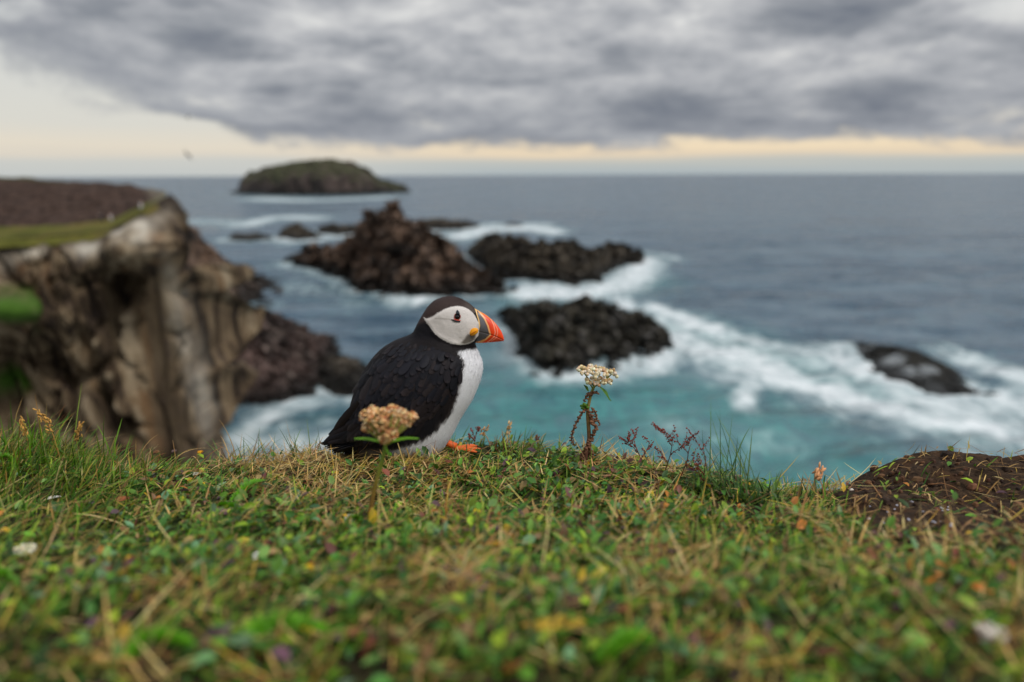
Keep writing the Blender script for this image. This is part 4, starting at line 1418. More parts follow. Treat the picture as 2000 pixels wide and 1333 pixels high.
        eye = MB(); eye.blob(side(h - nn * MM * 3.2), np.array([6.0, 6.0, 6.0]) * MM, lin(12, 11, 13), 20, 14)
        e = eye.build('eye', None, root, base)
        me_, N_, b_ = new_mat('eye_gloss')
        N_.t.links.new(N_.attr('tint', 'Color'), b_.inputs['Base Color']); b_.inputs['Roughness'].default_value = .08
        e.data.materials.append(me_)
        ring = MB()
        th = np.linspace(0, 2 * np.pi, 25)
        rp = h + nn * MM * .6 + (np.cos(th)[:, None] * ex + np.sin(th)[:, None] * ez * 1.0) * 5.9 * MM
        ring.tube(side(rp), .6 * MM, lin(150, 48, 28), 8)
        # the red spreads to a foot at both sides below the eye
        ring.tube(side(np.array([h + nn * MM * .5 + (ex * u_ + ez * v_) * MM for u_, v_ in ((-7.5, -5.2), (-3, -6.6), (3, -7.6), (6.4, -7.8))])), np.array([.5, 1.1, 1.1, .5]) * MM, lin(186, 60, 32), 7)
        ring.build('eye_ring', skin, root, base)
        pl = MB()
        pl.tube(side(np.array([h + nn * MM * .8 + (ex * u_ + ez * v_) * MM for u_, v_ in ((.8, 3.6), (.9, 7.0), (.4, 9.6), (-.4, 12.6))])), np.array([4.6, 3.8, 2.8, .6]) * MM * .9, lin(26, 32, 40), 8)
        pl.tube(side(np.array([h + nn * MM * .7 + (ex * u_ + ez * v_) * MM for u_, v_ in ((-11.0, -5.2), (-6, -7.8), (0, -9.2), (5.6, -9.8))])), np.array([.6, 1.5, 1.5, .7]) * MM, lin(36, 42, 50), 8)
        pl.build('eye_plate', skin, root, base)
    # feet: orange, webbed ------------------------------------------------
    mfoot = mat_tint('orange_foot', .5, 500, .25, bump_d=.0004)
    for dy, sx_ in ((.024, 0.0), (-.020, -.075)):
        mb = MB()
        an = on_y(882, 858, PUF_Y + .024) + np.array([sx_, dy - .024, 0])
        gz = lambda x_, y_: float(ground_z(np.array([x_]), np.array([y_]))[0]) + .008
        an[2] = gz(an[0], an[1]) + .008
        knee = an + np.array([-.022, 0, .012])
        mb.tube([knee, an + [0, 0, .001], an + [.008, 0, -.001]], np.array([8, 7.5, 6]) * MM, lin(222, 98, 40), 9)
        toes = []
        for yo, ln in ((.011, .036), (.0, .042), (-.013, .037)):
            pts_ = []
            for u in np.linspace(0, 1, 6):
                x_ = an[0] + .004 + ln * u; y_ = an[1] + yo * u
                pts_.append((x_, y_, max(gz(x_, y_), an[2] - .006) + .002 * math.sin(u * np.pi) - .001 * u))
            mb.tube(pts_, np.array([5.6, 4.8, 4.4, 4.0, 3.2, 1.4]) * MM, lin(224, 104, 44), 8)
            mb.tube([pts_[-1], np.array(pts_[-1]) + [.006, 0, -.002]], [1.6 * MM, .3 * MM], lin(40, 34, 32), 6)
            toes.append(np.array(pts_))
        for a, b in zip(toes[:-1], toes[1:]):
            Vw = np.concatenate([a[:5], b[:5]]); Vw[:, 2] -= .0008
            mb.add(Vw, [(i, i + 1, 6 + i - 0, 5 + i) for i in range(4)], (), lin(206, 84, 36))
        mb.build('foot', mfoot, root, base)
    return root, base


PUFFIN, PUF_BASE = make_puffin()

# distant puffins on the grassy ledge of the cliff

def far_puffin(px, extra, rot, label, group='puffins on the cliff ledge'):
    e = 22.6 + extra
    z = float(cliff_top(np.array([float(px)]), np.array([e]))[0]) + .03
    x = float(on_y(px, 400, e)[0])
    r = PUFFIN.copy(); COL.objects.link(r)
    r.location = (x, e, z); r.rotation_euler = (0, 0, rot)
    tag(r, label, 'puffin', group)
    for ch in PUFFIN.children:
        if ch.name.split('.')[0] == 'down':
            continue
        c_ = ch.copy(); COL.objects.link(c_); c_.parent = r
    return r


far_puffin(195, 2.2, R(150), 'distant puffin standing on the cliff ledge, beak turned to the land')
far_puffin(214, 2.0, R(-75), 'distant puffin with white breast facing the gully on the cliff ledge')
far_puffin(274, .6, R(-50), 'distant puffin alone at the stony end of the cliff ledge')
#SECTION4
# ------------------------------------------------------------------ birds in the air

def gull(px, py, y, span, bank, heading, pal, label):
    p = on_y(px, py, y)
    root = empty('flying_gull', p, label, 'gull', 'gulls in flight')
    mg = mat_tint('gull_plumage', .7, 30, .2)
    mb = MB()
    u = np.linspace(-1, 1, 13)
    mb.tube(np.stack([u * span * .20, u * 0, .01 * span * np.cos(u * 1.5)], -1), span * .052 * np.sqrt(np.clip(1 - np.abs(u) ** 2.4, 0.01, 1)) + .002, pal[0], 10)
    mb.tube([(span * .19, 0, .005 * span), (span * .235, 0, 0)], [span * .012, span * .002], lin(190, 150, 60), 6)
    b = mb.build('body', mg, root)
    tl = MB(); tl.blade([(-span * .15, 0, .004), (-span * .22, 0, .004), (-span * .27, 0, .004)], (0, 1, 0), np.array([.02, .045, .055]) * span, pal[0]); tl.build('tail', mg, root)
    for s in (1, -1):
        w = MB()
        t = np.linspace(0, 1, 9)
        lead = np.stack([span * (.06 + .05 * np.sin(t * 3.0) - .16 * np.maximum(t - .5, 0)), s * span * (.03 + .47 * t), span * (.10 * np.sin(t * 2.2) - .02)], -1)
        ch = span * np.interp(t, [0, .3, .7, 1], [.13, .125, .09, .01])
        for k in range(3):
            pass
        V = np.concatenate([lead, lead + np.stack([-ch * .5, ch * 0, ch * .06], -1), lead + np.stack([-ch, ch * 0, ch * 0], -1)])
        Q = [(r * 9 + i, r * 9 + i + 1, (r + 1) * 9 + i + 1, (r + 1) * 9 + i) for r in range(2) for i in range(8)]
        cc = np.concatenate([np.where((t > .85)[:, None], lin(40, 40, 42), pal[1])] * 3)
        w.add(V, Q, (), cc)
        o = w.build('wing', mg, root)
        sm = o.modifiers.new('thick', 'SOLIDIFY'); sm.thickness = .012
    root.rotation_euler = (bank, 0, heading)
    return root


gull(367, 304, 62, 1.25, R(48), R(165), (lin(120, 120, 122), lin(84, 86, 90)), 'dark grey gull banking low over the sea horizon')
gull(367, 230, 105, 1.2, R(-35), R(20), (lin(120, 118, 112), lin(96, 96, 94)), 'smaller brownish gull flying high in the bright sky')

# ------------------------------------------------------------------ plants one can pick out


def gp(px, py, lift=0.0):
    z = ZB
    for _ in range(5):
        p = on_z(px, py, z)
        z = float(ground_z(p[:1], p[1:2])[0])
    p[2] = z + lift
    return p


M_plant = mat_tint('plant_stem', .6, 220, .35, bump_d=.0006, trans=.08)
M_flower = mat_tint('floret', .7, 400, .22, bump_d=.0004)
M_dry = mat_tint('dry_leaf', .85, 260, .4, bump_d=.0008)


def on_line(pts, y):
    return np.array([on_y(a, b, y) for a, b in pts])


def feathery(mb, P, wmax, c, n=34, up=(0, 0, 1), dens=3):
    """finely cut leaf: midrib with many short pinnae"""
    P = catmull(P, n)
    T = np.gradient(P, axis=0); T /= np.linalg.norm(T, axis=1)[:, None]
    S = np.cross(T, np.array(up)); S /= np.linalg.norm(S, axis=1)[:, None] + 1e-9
    U = np.cross(S, T)
    mb.tube(P, np.linspace(.0008, .0003, n), np.array(c) * .8, 5)
    for i in range(1, n):
        f = i / (n - 1)
        L = wmax * (math.sin(np.pi * min(1, .12 + f * .88)) ** .6) * RNG.uniform(.8, 1.15)
        for s in (1, -1):
            for k in range(dens):
                d = s * S[i] * math.cos(.5 * k) + U[i] * (.25 + .55 * k * RNG.uniform(.4, 1)) + T[i] * (.45 + .2 * RNG.normal())
                d /= np.linalg.norm(d)
                q = P[i] + np.stack([d * L * u for u in (0, .5, 1)]) * (1 - .22 * k)
                q[2] += U[i] * L * .12
                mb.blade(q, np.cross(d, U[i]) + .2 * RNG.normal(size=3), np.array([.45, .6, .12]) * .0016, np.array(c) * RNG.uniform(.7, 1.3))


def withered(mb, P, r, c, n=22):
    """curled dead leaf: knobbly string of shrivelled lobes"""
    P = catmull(P, n)
    f = np.linspace(0, 1, n)
    mb.tube(P, r * .45 * (1 - .6 * f) + .0002, np.array(c) * .8, 6)
    for i in range(n):
        for k in range(2):
            o = RNG.normal(0, r * .45, 3)
            mb.blob(P[i] + o, np.array([1, .7, .8]) * r * (.75 - .35 * abs(f[i] - .4)) * RNG.uniform(.6, 1.1), np.array(c) * RNG.uniform(.6, 1.35), 6, 5)


def yarrow_right():
    y = .955
    base = gp(1141, 912)
    y = base[1]
    root = empty('yarrow', base, 'cream yarrow flower on a withered brown stem at the cliff edge', 'flower', 'yarrow flowers')
    st = MB()
    P = on_line([(1141, 912), (1144, 890), (1150, 862), (1150, 840), (1148, 815), (1148, 800), (1151, 784), (1155, 768), (1162, 752)], y)
    P[0] = base - [0, 0, .004]
    C = np.array([lin(96, 62, 50), lin(100, 66, 52), lin(112, 78, 58), lin(126, 96, 62), lin(140, 112, 66), lin(140, 120, 66), lin(150, 132, 74), lin(130, 128, 60), lin(112, 124, 52)])
    st.tube(catmull(P, 26), np.interp(np.linspace(0, 1, 26), [0, .3, 1], [.0042, .0030, .0019]), catmull(C, 26), 8)
    for a, b in (((1158, 760), (1146, 738)), ((1160, 757), (1158, 730)), ((1161, 755), (1172, 728)), ((1161, 755), (1188, 734)), ((1161, 756), (1136, 722)), ((1162, 755), (1196, 730))):
        st.tube(on_line([a, ((a[0] + b[0]) / 2 + 1, (a[1] + b[1]) / 2 + 2), b], y), [.0012, .001, .0008], lin(120, 128, 58), 6)
    st.build('stem', M_plant, root, base)
    # heads: two plates of tiny buttons
    for (cx, cy, rx, ry, n) in ((1166, 727, 37, 11, 95), (1168, 745, 26, 8, 60)):
        hd = MB()
        cc = on_y(cx, cy, y)
        for k in range(n):
            a = RNG.uniform(0, 2 * np.pi); r = math.sqrt(RNG.random())
            q = cc + np.array([math.cos(a) * r * rx * MM, math.sin(a) * r * rx * MM * .85, (1 - r * r) * ry * .55 * MM + RNG.normal(0, 1.6) * MM])
            q[2] += -.10 * (q[0] - cc[0]) if cy < 735 else 0
            s = RNG.uniform(2.5, 3.7) * MM
            col = pick([lin(222, 208, 176), lin(204, 180, 138), lin(232, 222, 198), lin(186, 152, 104)], 1, [3, 3, 2, 1.3], .08)[0]
            hd.blob(q, (s, s, s * 1.05), col, 8, 6)
            hd.blob(q + [0, 0, s * .75], (s * .55, s * .55, s * .4), lin(176, 138, 82), 6, 5)
        hd.build('flower_head', M_flower, root, base)
    for pts, c in (([(1172, 756), (1184, 768), (1189, 778), (1194, 784)], lin(86, 132, 40)), ([(1150, 764), (1145, 757), (1140, 752)], lin(96, 136, 44))):
        lf = MB(); P = catmull(on_line(pts, y - .004), 12)
        lf.blade(P, (.3, .75, .6), np.interp(np.linspace(0, 1, 12), [0, .3, 1], [.0010, .0034, .0005]), np.outer(np.linspace(1, .55, 12), c))
        lf.build('leaf', M_leaf, root, base)
    lf = MB()
    for k in range(16):
        lf.blob(on_y(1142 + RNG.normal(0, 3.2), 795 + RNG.normal(0, 3), y - .003 + RNG.normal(0, .002)), np.array([3.4, 2, 2.6]) * MM, lin(96, 144, 38) * RNG.uniform(.6, 1.3), 6, 5)
    lf.build('leaf', M_leaf, root, base)
    for pts, r in (([(1144, 800), (1136, 808), (1124, 830), (1117, 852), (1118, 864), (1123, 869)], .0034), ([(1156, 797), (1163, 806), (1165, 818), (1172, 830)], .0022),
                   ([(1166, 768), (1156, 768), (1147, 772), (1140, 786)], .0028), ([(1152, 812), (1158, 824), (1163, 838), (1156, 856), (1149, 866)], .0040),
                   ([(1150, 866), (1140, 884), (1132, 906)], .0036), ([(1150, 866), (1154, 886), (1154, 900)], .0030), ([(1144, 800), (1156, 806), (1160, 802)], .0020)):
        lf = MB(); withered(lf, on_line(pts, y - .003), r, lin(118, 82, 60)); lf.build('withered_leaf', M_dry, root, base)


def yarrow_near():
    base = gp(718, 1042)
    y = base[1]
    root = empty('yarrow', base, 'rusty orange yarrow head on its stem, growing in front of the puffin', 'flower', 'yarrow flowers')
    st = MB()
    P = on_line([(718, 1042), (724, 995), (733, 948), (742, 915), (750, 885), (754, 862)], y); P[0] = base - [0, 0, .004]
    C = np.array([lin(130, 84, 50), lin(136, 98, 48), lin(132, 112, 46), lin(118, 126, 46), lin(110, 130, 44), lin(120, 128, 50)])
    st.tube(catmull(P, 20), np.linspace(.0026, .0020, 20), catmull(C, 20), 8)
    cl = [(750, 808, 12), (746, 826, 15), (765, 822, 15), (790, 820, 13), (728, 826, 14), (765, 848, 13), (716, 812, 15), (737, 817, 16), (728, 803, 12), (766, 803, 15), (782, 808, 13), (802, 815, 14), (718, 834, 14), (752, 838, 16), (777, 833, 14), (752, 858, 13), (795, 826, 10), (740, 845, 10)]
    k_ = y / PUF_Y
    for cx, cy, r in cl:
        q = on_y(cx, cy, y)
        st.tube([on_y(754, 868, y), (q + on_y(754, 864, y)) / 2 + [0, 0, -.003], q - [0, 0, .004]], [.0016, .0013, .001], lin(120, 120, 50), 6)
    st.build('stem', M_plant, root, base)
    for cx, cy, r in cl:
        hd = MB(); cc = on_y(cx, cy, y + RNG.normal(0, .010))
        for k in range(46):
            d = RNG.normal(size=3); d /= np.linalg.norm(d); d[2] *= .9
            s = RNG.uniform(2.4, 3.4) * MM * k_
            col = pick([lin(220, 180, 122), lin(206, 150, 96), lin(234, 206, 158), lin(180, 112, 72)], 1, [3, 2.4, 2, 1.6], .1)[0]
            hd.blob(cc + d * r * MM * k_ * RNG.uniform(.7, 1.0), (s, s, s), col, 7, 5)
        hd.build('flower_head', M_flower, root, base)
    for pts in ([(752, 868), (740, 862), (716, 857), (692, 857)], [(757, 868), (773, 860), (795, 856), (818, 857)], [(752, 872), (760, 890), (758, 905)]):
        lf = MB(); P = catmull(on_line(pts, y - .006), 14)
        lf.blade(P, (.05, .75, .75), np.interp(np.linspace(0, 1, 14), [0, .4, 1], [.0008, .0017, .0005]), lin(104, 158, 30))
        lf.build('leaf', M_leaf, root, base)
    lf = MB(); feathery(lf, [base + [0, 0, .004], gp(690, 1045, .020), gp(652, 1088, .012)], .007, lin(96, 146, 34)); lf.build('leaf', M_leaf, root, base)


yarrow_right()
yarrow_near()

G_f = 'feathery leaves lying on the turf'
FL = [((425, 998), (452, 1012), (487, 1024), 'feathery green leaf bending towards the yarrow with the rusty head', .008),
      ((452, 990), (490, 972), (520, 952), 'feathery green leaf raised beside its bent neighbour on the straw', .009),
      ((345, 908), (372, 902), (400, 903), 'small feathery green leaf under the little yellow flower', .008),
      ((190, 940), (225, 942), (256, 950), 'feathery green leaf beside a brown seed head', .009),
      ((-10, 925), (12, 915), (30, 918), 'feathery green leaf in the long grass of the bank', .009),
      ((-20, 1170), (0, 1160), (30, 1158), 'bright feathery leaf below the white clover head', .010),
      ((245, 1322), (300, 1294), (385, 1288), 'broad blurred feathery leaf beside the purple petal', .011),
      ((455, 1290), (540, 1262), (655, 1262), 'largest bright feathery leaf low in the turf', .012),
      ((1165, 1312), (1230, 1290), (1300, 1290), 'feathery leaf among green ground cover and dry straw', .009)]
for a, b, c_, lab, wd in FL:
    P = np.array([gp(*a, .006), gp(*b, .016), gp(*c_, .010)])
    base = P[1] - [0, 0, .016]
    mb = MB(); feathery(mb, P, wd, lin(98, 160, 22), n=40)
    o = mb.build('feathery_leaf', M_leaf, None, base); o.location = base
    tag(o, lab, 'leaf', G_f)

# red sorrel sprigs at the brink

def sprig(px, py, h, spread, seed, label, lean=0.0):
    rs = np.random.default_rng(seed)
    base = gp(px, py)
    root = empty('sorrel_sprig', base, label, 'sprig', 'red sorrel sprigs on the brink')
    stem, buds = MB(), MB()

    def grow(p, d, L, r, depth):
        n = 5
        pts = [p]
        for i in range(n):
            d = d + rs.normal(0, .10, 3); d[2] += .04; d /= np.linalg.norm(d)
            pts.append(pts[-1] + d * L / n)
            if depth < 2 and i >= 1 and rs.random() < .75:
                sd_ = rs.choice([-1, 1])
                grow(pts[-1], d + np.array([sd_ * spread, rs.normal(0, .35), .25]), L * rs.uniform(.35, .6), r * .7, depth + 1)
            for q in range(2 if depth else 1):
                if depth or i > 1:
                    buds.blob(pts[-1] + rs.normal(0, .0011, 3), rs.uniform(.0007, .0013), lin(134, 62, 50) * rs.uniform(.6, 1.3), 6, 5)
        stem.tube(pts, np.linspace(r, r * .6, n + 1), lin(112, 52, 44), 6)
    grow(base - [0, 0, .003], np.array([lean, 0, 1.0]), h, .0008, 0)
    stem.build('stem', M_plant, root, base)
    buds.build('buds', M_dry, root, base)


sprig(1045, 872, .036, .35, 1, 'single upright red sorrel sprig between puffin and cream yarrow', .2)
sprig(1256, 918, .050, .9, 2, 'small forked red sorrel sprig next to the cream yarrow', -.1)
sprig(1292, 934, .075, 1.0, 3, 'tallest red sorrel sprig in front of the green grass tuft', .05)
sprig(1326, 946, .068, 1.1, 4, 'wide red sorrel sprig tangled in the green grass tuft', .25)
sprig(1372, 962, .056, .8, 5, 'low red sorrel sprig at the foot of the grass tuft', .1)
sprig(926, 872, .026, .8, 6, 'short dark sorrel sprig just beside the orange foot', .0)

# grass tufts

def tuft(px, py, n, L, head_m, head_s, lean_m, pal, label, wd=.0011, spread=.012, rs=0, curl=.6, group='grass tufts on the brink', name='grass_tuft'):
    rg = np.random.default_rng(rs)
    base = gp(px, py)
    mb = MB()
    for k in range(n):
        b = base + np.append(rg.normal(0, spread, 2), -.002)
        h = rg.normal(head_m, head_s); ln = L * rg.uniform(.55, 1.1); th = abs(rg.normal(lean_m, .25)); cu = rg.normal(curl, .35)
        u = np.linspace(0, 1, 9)
        a = th + cu * u
        r_ = np.cumsum(np.sin(a)) * ln / 9; z_ = np.cumsum(np.cos(a)) * ln / 9
        P = b + np.stack([math.cos(h) * (r_ - r_[0]), math.sin(h) * (r_ - r_[0]), z_ - z_[0]], -1)
        c0 = np.array(pal[rg.integers(len(pal))]) * rg.uniform(.75, 1.25)
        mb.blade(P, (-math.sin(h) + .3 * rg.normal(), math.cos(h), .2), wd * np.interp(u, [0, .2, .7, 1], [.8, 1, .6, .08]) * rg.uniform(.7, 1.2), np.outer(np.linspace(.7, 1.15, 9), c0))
    o = mb.build(name, M_grass, None, base); o.location = base
    tag(o, label, 'grass', group)


GP = [lin(66, 98, 50), lin(84, 116, 56), lin(54, 84, 44), lin(100, 122, 62)]
DP = [lin(172, 138, 82), lin(150, 112, 64), lin(190, 158, 100)]
tuft(1432, 975, 60, .135, 2.6, .95, .42, [g * 1.25 for g in GP], 'large tuft of thin green grass arching over the brink behind the sorrel', .0010, .016, 11)
tuft(1500, 985, 34, .050, 1.2, 1.4, .45, GP, 'short stiff green tuft in the bare hollow of the brink', .0018, .012, 12, .3)
tuft(1590, 982, 30, .052, .8, 1.8, .4, GP + DP, 'sparse mixed tuft where grass meets the bare peat', .0012, .012, 13, .4)
tuft(982, 880, 26, .045, .4, 1.6, .3, DP + GP[:1], 'dry straw tuft on the brink in front of the puffin beak', .0012, .008, 14, .3)
tuft(480, 915, 30, .085, 1.9, .9, .25, GP + DP, 'curling wisps of grass on the brink against the surf', .0008, .020, 15, 1.3)
tuft(590, 900, 40, .075, 2.6, .7, .5, GP + DP[:1], 'fine grass tuft right behind the puffin tail', .0008, .016, 16, .7)
tuft(320, 935, 24, .095, .6, 1.4, .25, DP + [lin(160, 96, 50)], 'long reddish dry wisps at the brink facing the cliff', .0007, .030, 17, 1.6)
tuft(60, 905, 60, .100, .5, 1.2, .3, [lin(80, 122, 26), lin(100, 140, 34), lin(150, 110, 50)], 'thick bright green tuft on the bank facing the cliff', .0012, .035, 18, .8)
tuft(1835, 893, 14, .022, 1.0, 1.6, .4, DP, 'few short dry blades on top of the peat mound', .0008, .02, 19, .3)

# seed stalks of dry grass

def seed_stalk(px, py, tops, label, col=(176, 132, 66), group='dry seed stalks', n_s=26, r=.0016):
    base = gp(px, py)
    y = base[1]
    root = empty('seed_stalk', base, label, 'grass stalk', group)
    P = on_line([(px, py)] + tops, y); P[0] = base - [0, 0, .002]
    P = catmull(P, 18)
    mb = MB(); mb.tube(P, np.linspace(.0008, .0005, 18), lin(*col), 6); mb.build('stem', M_plant, root, base)
    mb = MB()
    for k in range(n_s):
        f = 1 - .42 * k / n_s
        q = P[int(f * 17)] + RNG.normal(0, .0022, 3)
        ax = P[17] - P[12]; ax = ax / np.linalg.norm(ax)
        s = np.cross(ax, RNG.normal(size=3)); s /= np.linalg.norm(s)
        mb.blob(q, np.array([2.4, .8, .8]) * r, lin(*col) * RNG.uniform(.8, 1.5), 6, 5, axes=np.array([ax * .9 + s * .4, s, np.cross(ax, s)]))
    mb.build('seed_head', M_dry, root, base)


seed_stalk(120, 912, [(110, 870), (95, 830), (72, 802)], 'golden drooping seed stalk at the bank, tallest against the cliff')
seed_stalk(60, 900, [(55, 868), (48, 840), (40, 818)], 'golden seed stalk beside the tallest one on the bank')
seed_stalk(160, 905, [(152, 878), (150, 850), (158, 828)], 'shorter golden seed stalk leaning to the gully')
seed_stalk(1000, 882, [(996, 860), (994, 842), (1000, 822)], 'pale seed stalk on the brink just beyond the beak', (196, 160, 110), n_s=14)
seed_stalk(958, 872, [(952, 856), (945, 845), (955, 832)], 'little bent seed stalk between foot and beak', (186, 140, 90), n_s=10)
seed_stalk(1612, 985, [(1606, 950), (1598, 930), (1608, 915)], 'tan seed head at the edge of the bare peat', (206, 150, 104), n_s=20, r=.0020)

# single leaves, petals and flowers

def broad_leaf(px, py, L, wd, head, tilt, c, label, cat='leaf', name='fallen_leaf', lift=.010, group='single bright leaves on the turf'):
    b = gp(px, py, lift)
    d = np.array([math.cos(head) * math.cos(tilt), math.sin(head) * math.cos(tilt), math.sin(tilt)])
    s = np.array([-math.sin(head), math.cos(head), .25]); s /= np.linalg.norm(s)
    nrm = np.cross(d, s)
    u = np.linspace(0, 1, 9); t = np.linspace(-1, 1, 5)
    w = np.interp(u, [0, .25, .55, .85, 1], [.15, .8, 1, .55, .02])
    V = d * L * (u[:, None, None] - .5) + s * wd * .5 * (w[:, None] * t[None])[..., None] + nrm * (wd * .22 * (w[:, None] * t[None] ** 2) - L * .10 * (u[:, None] ** 2))[..., None]
    cc = np.tile(np.array(c), (45, 1)) * (1 + .25 * RNG.normal(size=(45, 1)))
    me = mesh_np(name, V.reshape(-1, 3), grid_faces(9, 5), cols={'tint': np.clip(cc, .01, 1)})
    o = link(name, me, M_leaf, loc=b)
    sm = o.modifiers.new('thick', 'SOLIDIFY'); sm.thickness = .0004
    return tag(o, label, cat, group)


broad_leaf(1268, 985, .020, .013, .9, .8, lin(206, 178, 44), 'upright yellow leaf with orange base in the ground cover')
broad_leaf(935, 1022, .020, .012, 2.2, .5, lin(220, 180, 30), 'curled yellow leaf below the puffin in the ground cover')
broad_leaf(965, 1080, .022, .009, -.3, .3, lin(206, 136, 40), 'orange-brown curled leaf with green neighbours')
broad_leaf(472, 1075, .018, .009, .3, .2, lin(190, 176, 56), 'pale yellow leaf beside the white petal')
broad_leaf(655, 940, .015, .010, 1.0, .6, lin(214, 166, 40), 'small yellow leaf on the straw under the tail')
broad_leaf(1085, 1243, .040, .011, .05, .15, lin(192, 160, 52), 'long flat yellow leaf lying across the turf')
broad_leaf(422, 970, .034, .009, .95, .5, lin(128, 150, 112), 'grey-green pointed leaf standing up from the straw')
broad_leaf(238, 990, .022, .010, .1, .2, lin(190, 110, 70), 'rusty fallen leaf on the dark patch of the bank')
broad_leaf(1165, 1150, .030, .010, .7, .5, lin(190, 182, 56), 'yellow-green blade-like leaf tilted in the turf')
broad_leaf(425, 1280, .026, .018, .8, .7, lin(110, 84, 92), 'purple-grey petal-shaped leaf beside the feathery leaves')
broad_leaf(220, 885, .018, .008, 2.3, 1.0, lin(222, 214, 190), 'white torn petal standing at the grassy brink', 'petal', 'petal')
broad_leaf(682, 1028, .014, .009, .4, .5, lin(236, 232, 222), 'white petal lying at the foot of the near yarrow', 'petal', 'petal')
broad_leaf(382, 938, .016, .006, .1, .2, lin(226, 222, 200), 'narrow white petal on the straw', 'petal', 'petal')
broad_leaf(506, 1108, .010, .009, 1.2, .6, lin(236, 236, 236), 'small round white petal in green leaves', 'petal', 'petal')
broad_leaf(104, 984, .020, .006, .3, .2, lin(222, 220, 210), 'thin white petal in the long grass', 'petal', 'petal')


def rosette(px, py, n, L, wd, cols_, label):
    base = gp(px, py)
    root = empty('plantain_rosette', base, label, 'plant')
    for k in range(n):
        a = 2 * np.pi * k / n + RNG.normal(0, .2); ti = RNG.uniform(.25, .8)
        mb = MB(); u = np.linspace(0, 1, 8); ll = L * RNG.uniform(.7, 1.1)
        d = np.array([math.cos(a), math.sin(a), 0])
        P = np.stack([d * ll * u_ * math.cos(ti) + np.array([0, 0, ll * (math.sin(ti) * u_ - .35 * u_ ** 2) + .003]) for u_ in u])
        mb.blade(P, (-math.sin(a), math.cos(a), .2), wd * np.interp(u, [0, .5, .85, 1], [.3, .5, .4, .03]), np.array(cols_[k % len(cols_)]) * RNG.uniform(.8, 1.2))
        mb.build('leaf', M_leaf, root)


rosette(935, 1160, 9, .034, .013, [lin(112, 84, 92), lin(100, 70, 84), lin(150, 76, 72), lin(118, 96, 104)], 'purple plantain rosette with pink outer leaf in the turf')


def little_flower(px, py, stem_top, label, cat, col, name, r=.006, petals=14):
    base = gp(px, py)
    root = empty(name, base, label, cat)
    y = base[1]
    P = on_line([(px, py), ((px + stem_top[0]) / 2 + 2, (py + stem_top[1]) / 2), stem_top], y); P[0] = base
    mb = MB(); mb.tube(catmull(P, 9), .0008, lin(96, 110, 44), 6); mb.build('stem', M_plant, root, base)
    mb = MB()
    for k in range(petals):
        a = 2 * np.pi * k / petals
        for rr, zz_ in ((1.0, .2), (.6, .6)):
            d = np.array([math.cos(a + rr), math.sin(a + rr), zz_]) * rr
            mb.blob(P[-1] + d * r * .6, np.array([.5, .22, .22]) * r, np.array(col) * RNG.uniform(.8, 1.15), 6, 5,
                    axes=np.array([d / np.linalg.norm(d), [-math.sin(a), math.cos(a), 0], [0, 0, 1]]))
            mb.blob(P[-1] + d * r * .5 + RNG.normal(0, .22, 3) * r, np.array([.3, .3, .3]) * r, np.array(col) * RNG.uniform(.7, 1.1), 6, 5)
    mb.build('flower_head', M_flower, root, base)


little_flower(386, 905, (391, 884), 'tiny yellow flower on the brink facing the cliff', 'flower', lin(226, 160, 28), 'yellow_flower', .0045, 9)
little_flower(48, 1098, (50, 1078), 'white clover head in the grass of the bank', 'flower', lin(226, 220, 196), 'clover_flower', .0085, 18)
little_flower(1938, 1262, (1938, 1240), 'white clover head alone in the dry straw', 'flower', lin(214, 204, 190), 'clover_flower', .0080, 18)
little_flower(222, 938, (230, 922), 'brown spent flower on a short stalk', 'flower', lin(120, 84, 58), 'spent_flower', .0042, 10)
little_flower(318, 905, (306, 884), 'withered brown flower bud at the brink', 'flower', lin(132, 92, 60), 'withered_flower', .0045, 8)
little_flower(338, 912, (340, 882), 'dry nodding dark flower at the brink', 'flower', lin(104, 84, 80), 'withered_flower', .0040, 8)


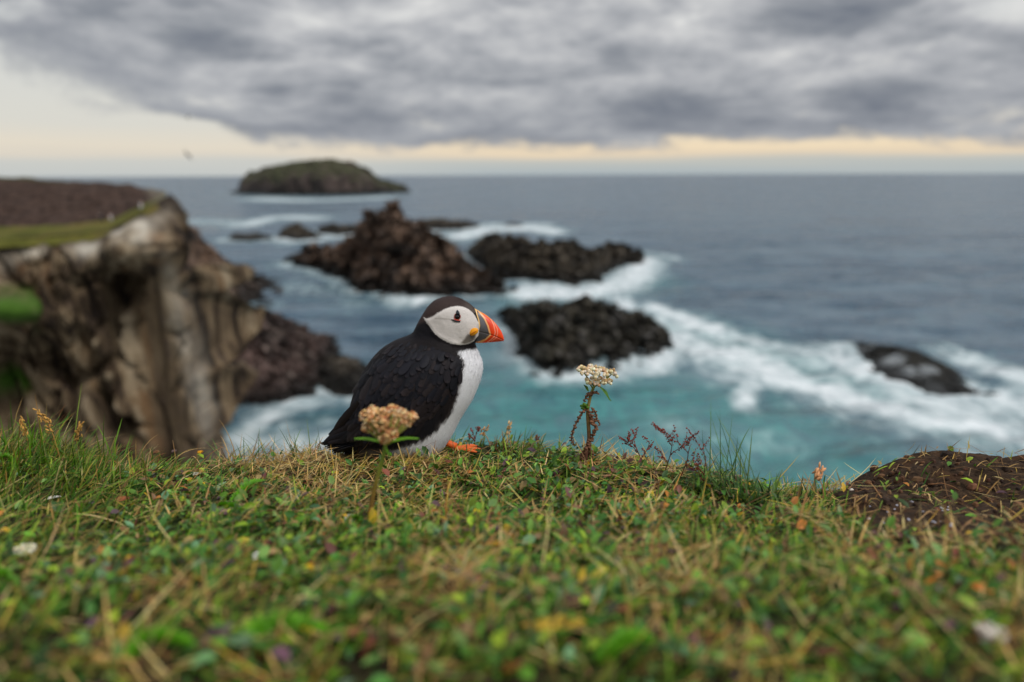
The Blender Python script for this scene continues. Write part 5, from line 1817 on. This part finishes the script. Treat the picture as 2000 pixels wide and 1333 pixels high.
def pebble(px, py, r, c, label, k):
    b = gp(px, py, r * .25)
    mb = MB()
    th = RNG.uniform(0, 3)
    mb.blob((0, 0, 0), np.array([1.2, .85, .6]) * r, c, 10, 8, axes=np.array([[math.cos(th), math.sin(th), 0], [-math.sin(th), math.cos(th), 0], [0, 0, 1]]))
    o = mb.build('pebble', M_flower, None); o.location = b
    co = np.array([v.co for v in o.data.vertices])
    n = fbm(co / r * 1.2 + k * 3.1, 2)[:, None]
    o.data.vertices.foreach_set('co', (co * (1 + .25 * n)).astype(np.float32).ravel())
    tag(o, label, 'pebble', 'pebbles on the peat')


pebble(1377, 962, .0032, lin(212, 190, 176), 'pale pink pebble in the bare hollow under the grass tuft', 0)
pebble(1392, 966, .0026, lin(186, 160, 140), 'smaller tan pebble beside the pale pink one', 1)
pebble(1664, 954, .0034, lin(200, 190, 176), 'white pebble at the foot of the peat mound', 2)
for k in range(26):
    pebble(RNG.uniform(1690, 1880), RNG.uniform(980, 1035), RNG.uniform(.0009, .0020), lin(176, 176, 190), 'tiny pale grit stone in a scatter on the damp brown peat', 3 + k)

# crumbs of peat and torn roots on the bare soil

def crumbs():
    mb = MB()
    k = 0
    while k < 420:
        px, py = RNG.uniform(1480, 2040), RNG.uniform(890, 1090)
        p = gp(px, py)
        if soil_mask(p[:1], p[1:2])[0] < .5:
            k += 1
            continue
        r = RNG.gamma(2.5, .0009) + .0006
        mb.blob(p + [0, 0, r * .2], r * RNG.uniform(.6, 1.3, 3), pick([lin(70, 46, 32), lin(48, 32, 24), lin(98, 68, 46), lin(120, 92, 64)], 1, [3, 3, 2, 1])[0], 6, 5)
        k += 1
    o = mb.build('peat_crumbs', M_dry, None, smooth=False)
    tag(o, 'loose crumbs of brown peat on the bare soil', kind='stuff')
    rt = MB()
    for k in range(110):
        p = gp(RNG.uniform(1560, 2040), RNG.uniform(895, 1085), .003)
        if soil_mask(p[:1], p[1:2])[0] < .5:
            continue
        a = RNG.normal(.4, .9); L = RNG.uniform(.010, .045)
        q = p + np.array([[math.cos(a) * L * u, math.sin(a) * L * u, .006 * math.sin(np.pi * u) + RNG.normal(0, .0015)] for u in np.linspace(0, 1, 6)])
        rt.tube(catmull(q, 9), np.linspace(.0007, .0003, 9) * RNG.uniform(.6, 1.3), pick([lin(150, 118, 78), lin(108, 80, 52), lin(186, 152, 104)], 1)[0], 5)
    o = rt.build('torn_roots', M_dry, None)
    tag(o, 'thin torn roots and straw strewn over the bare peat', kind='stuff')


crumbs()
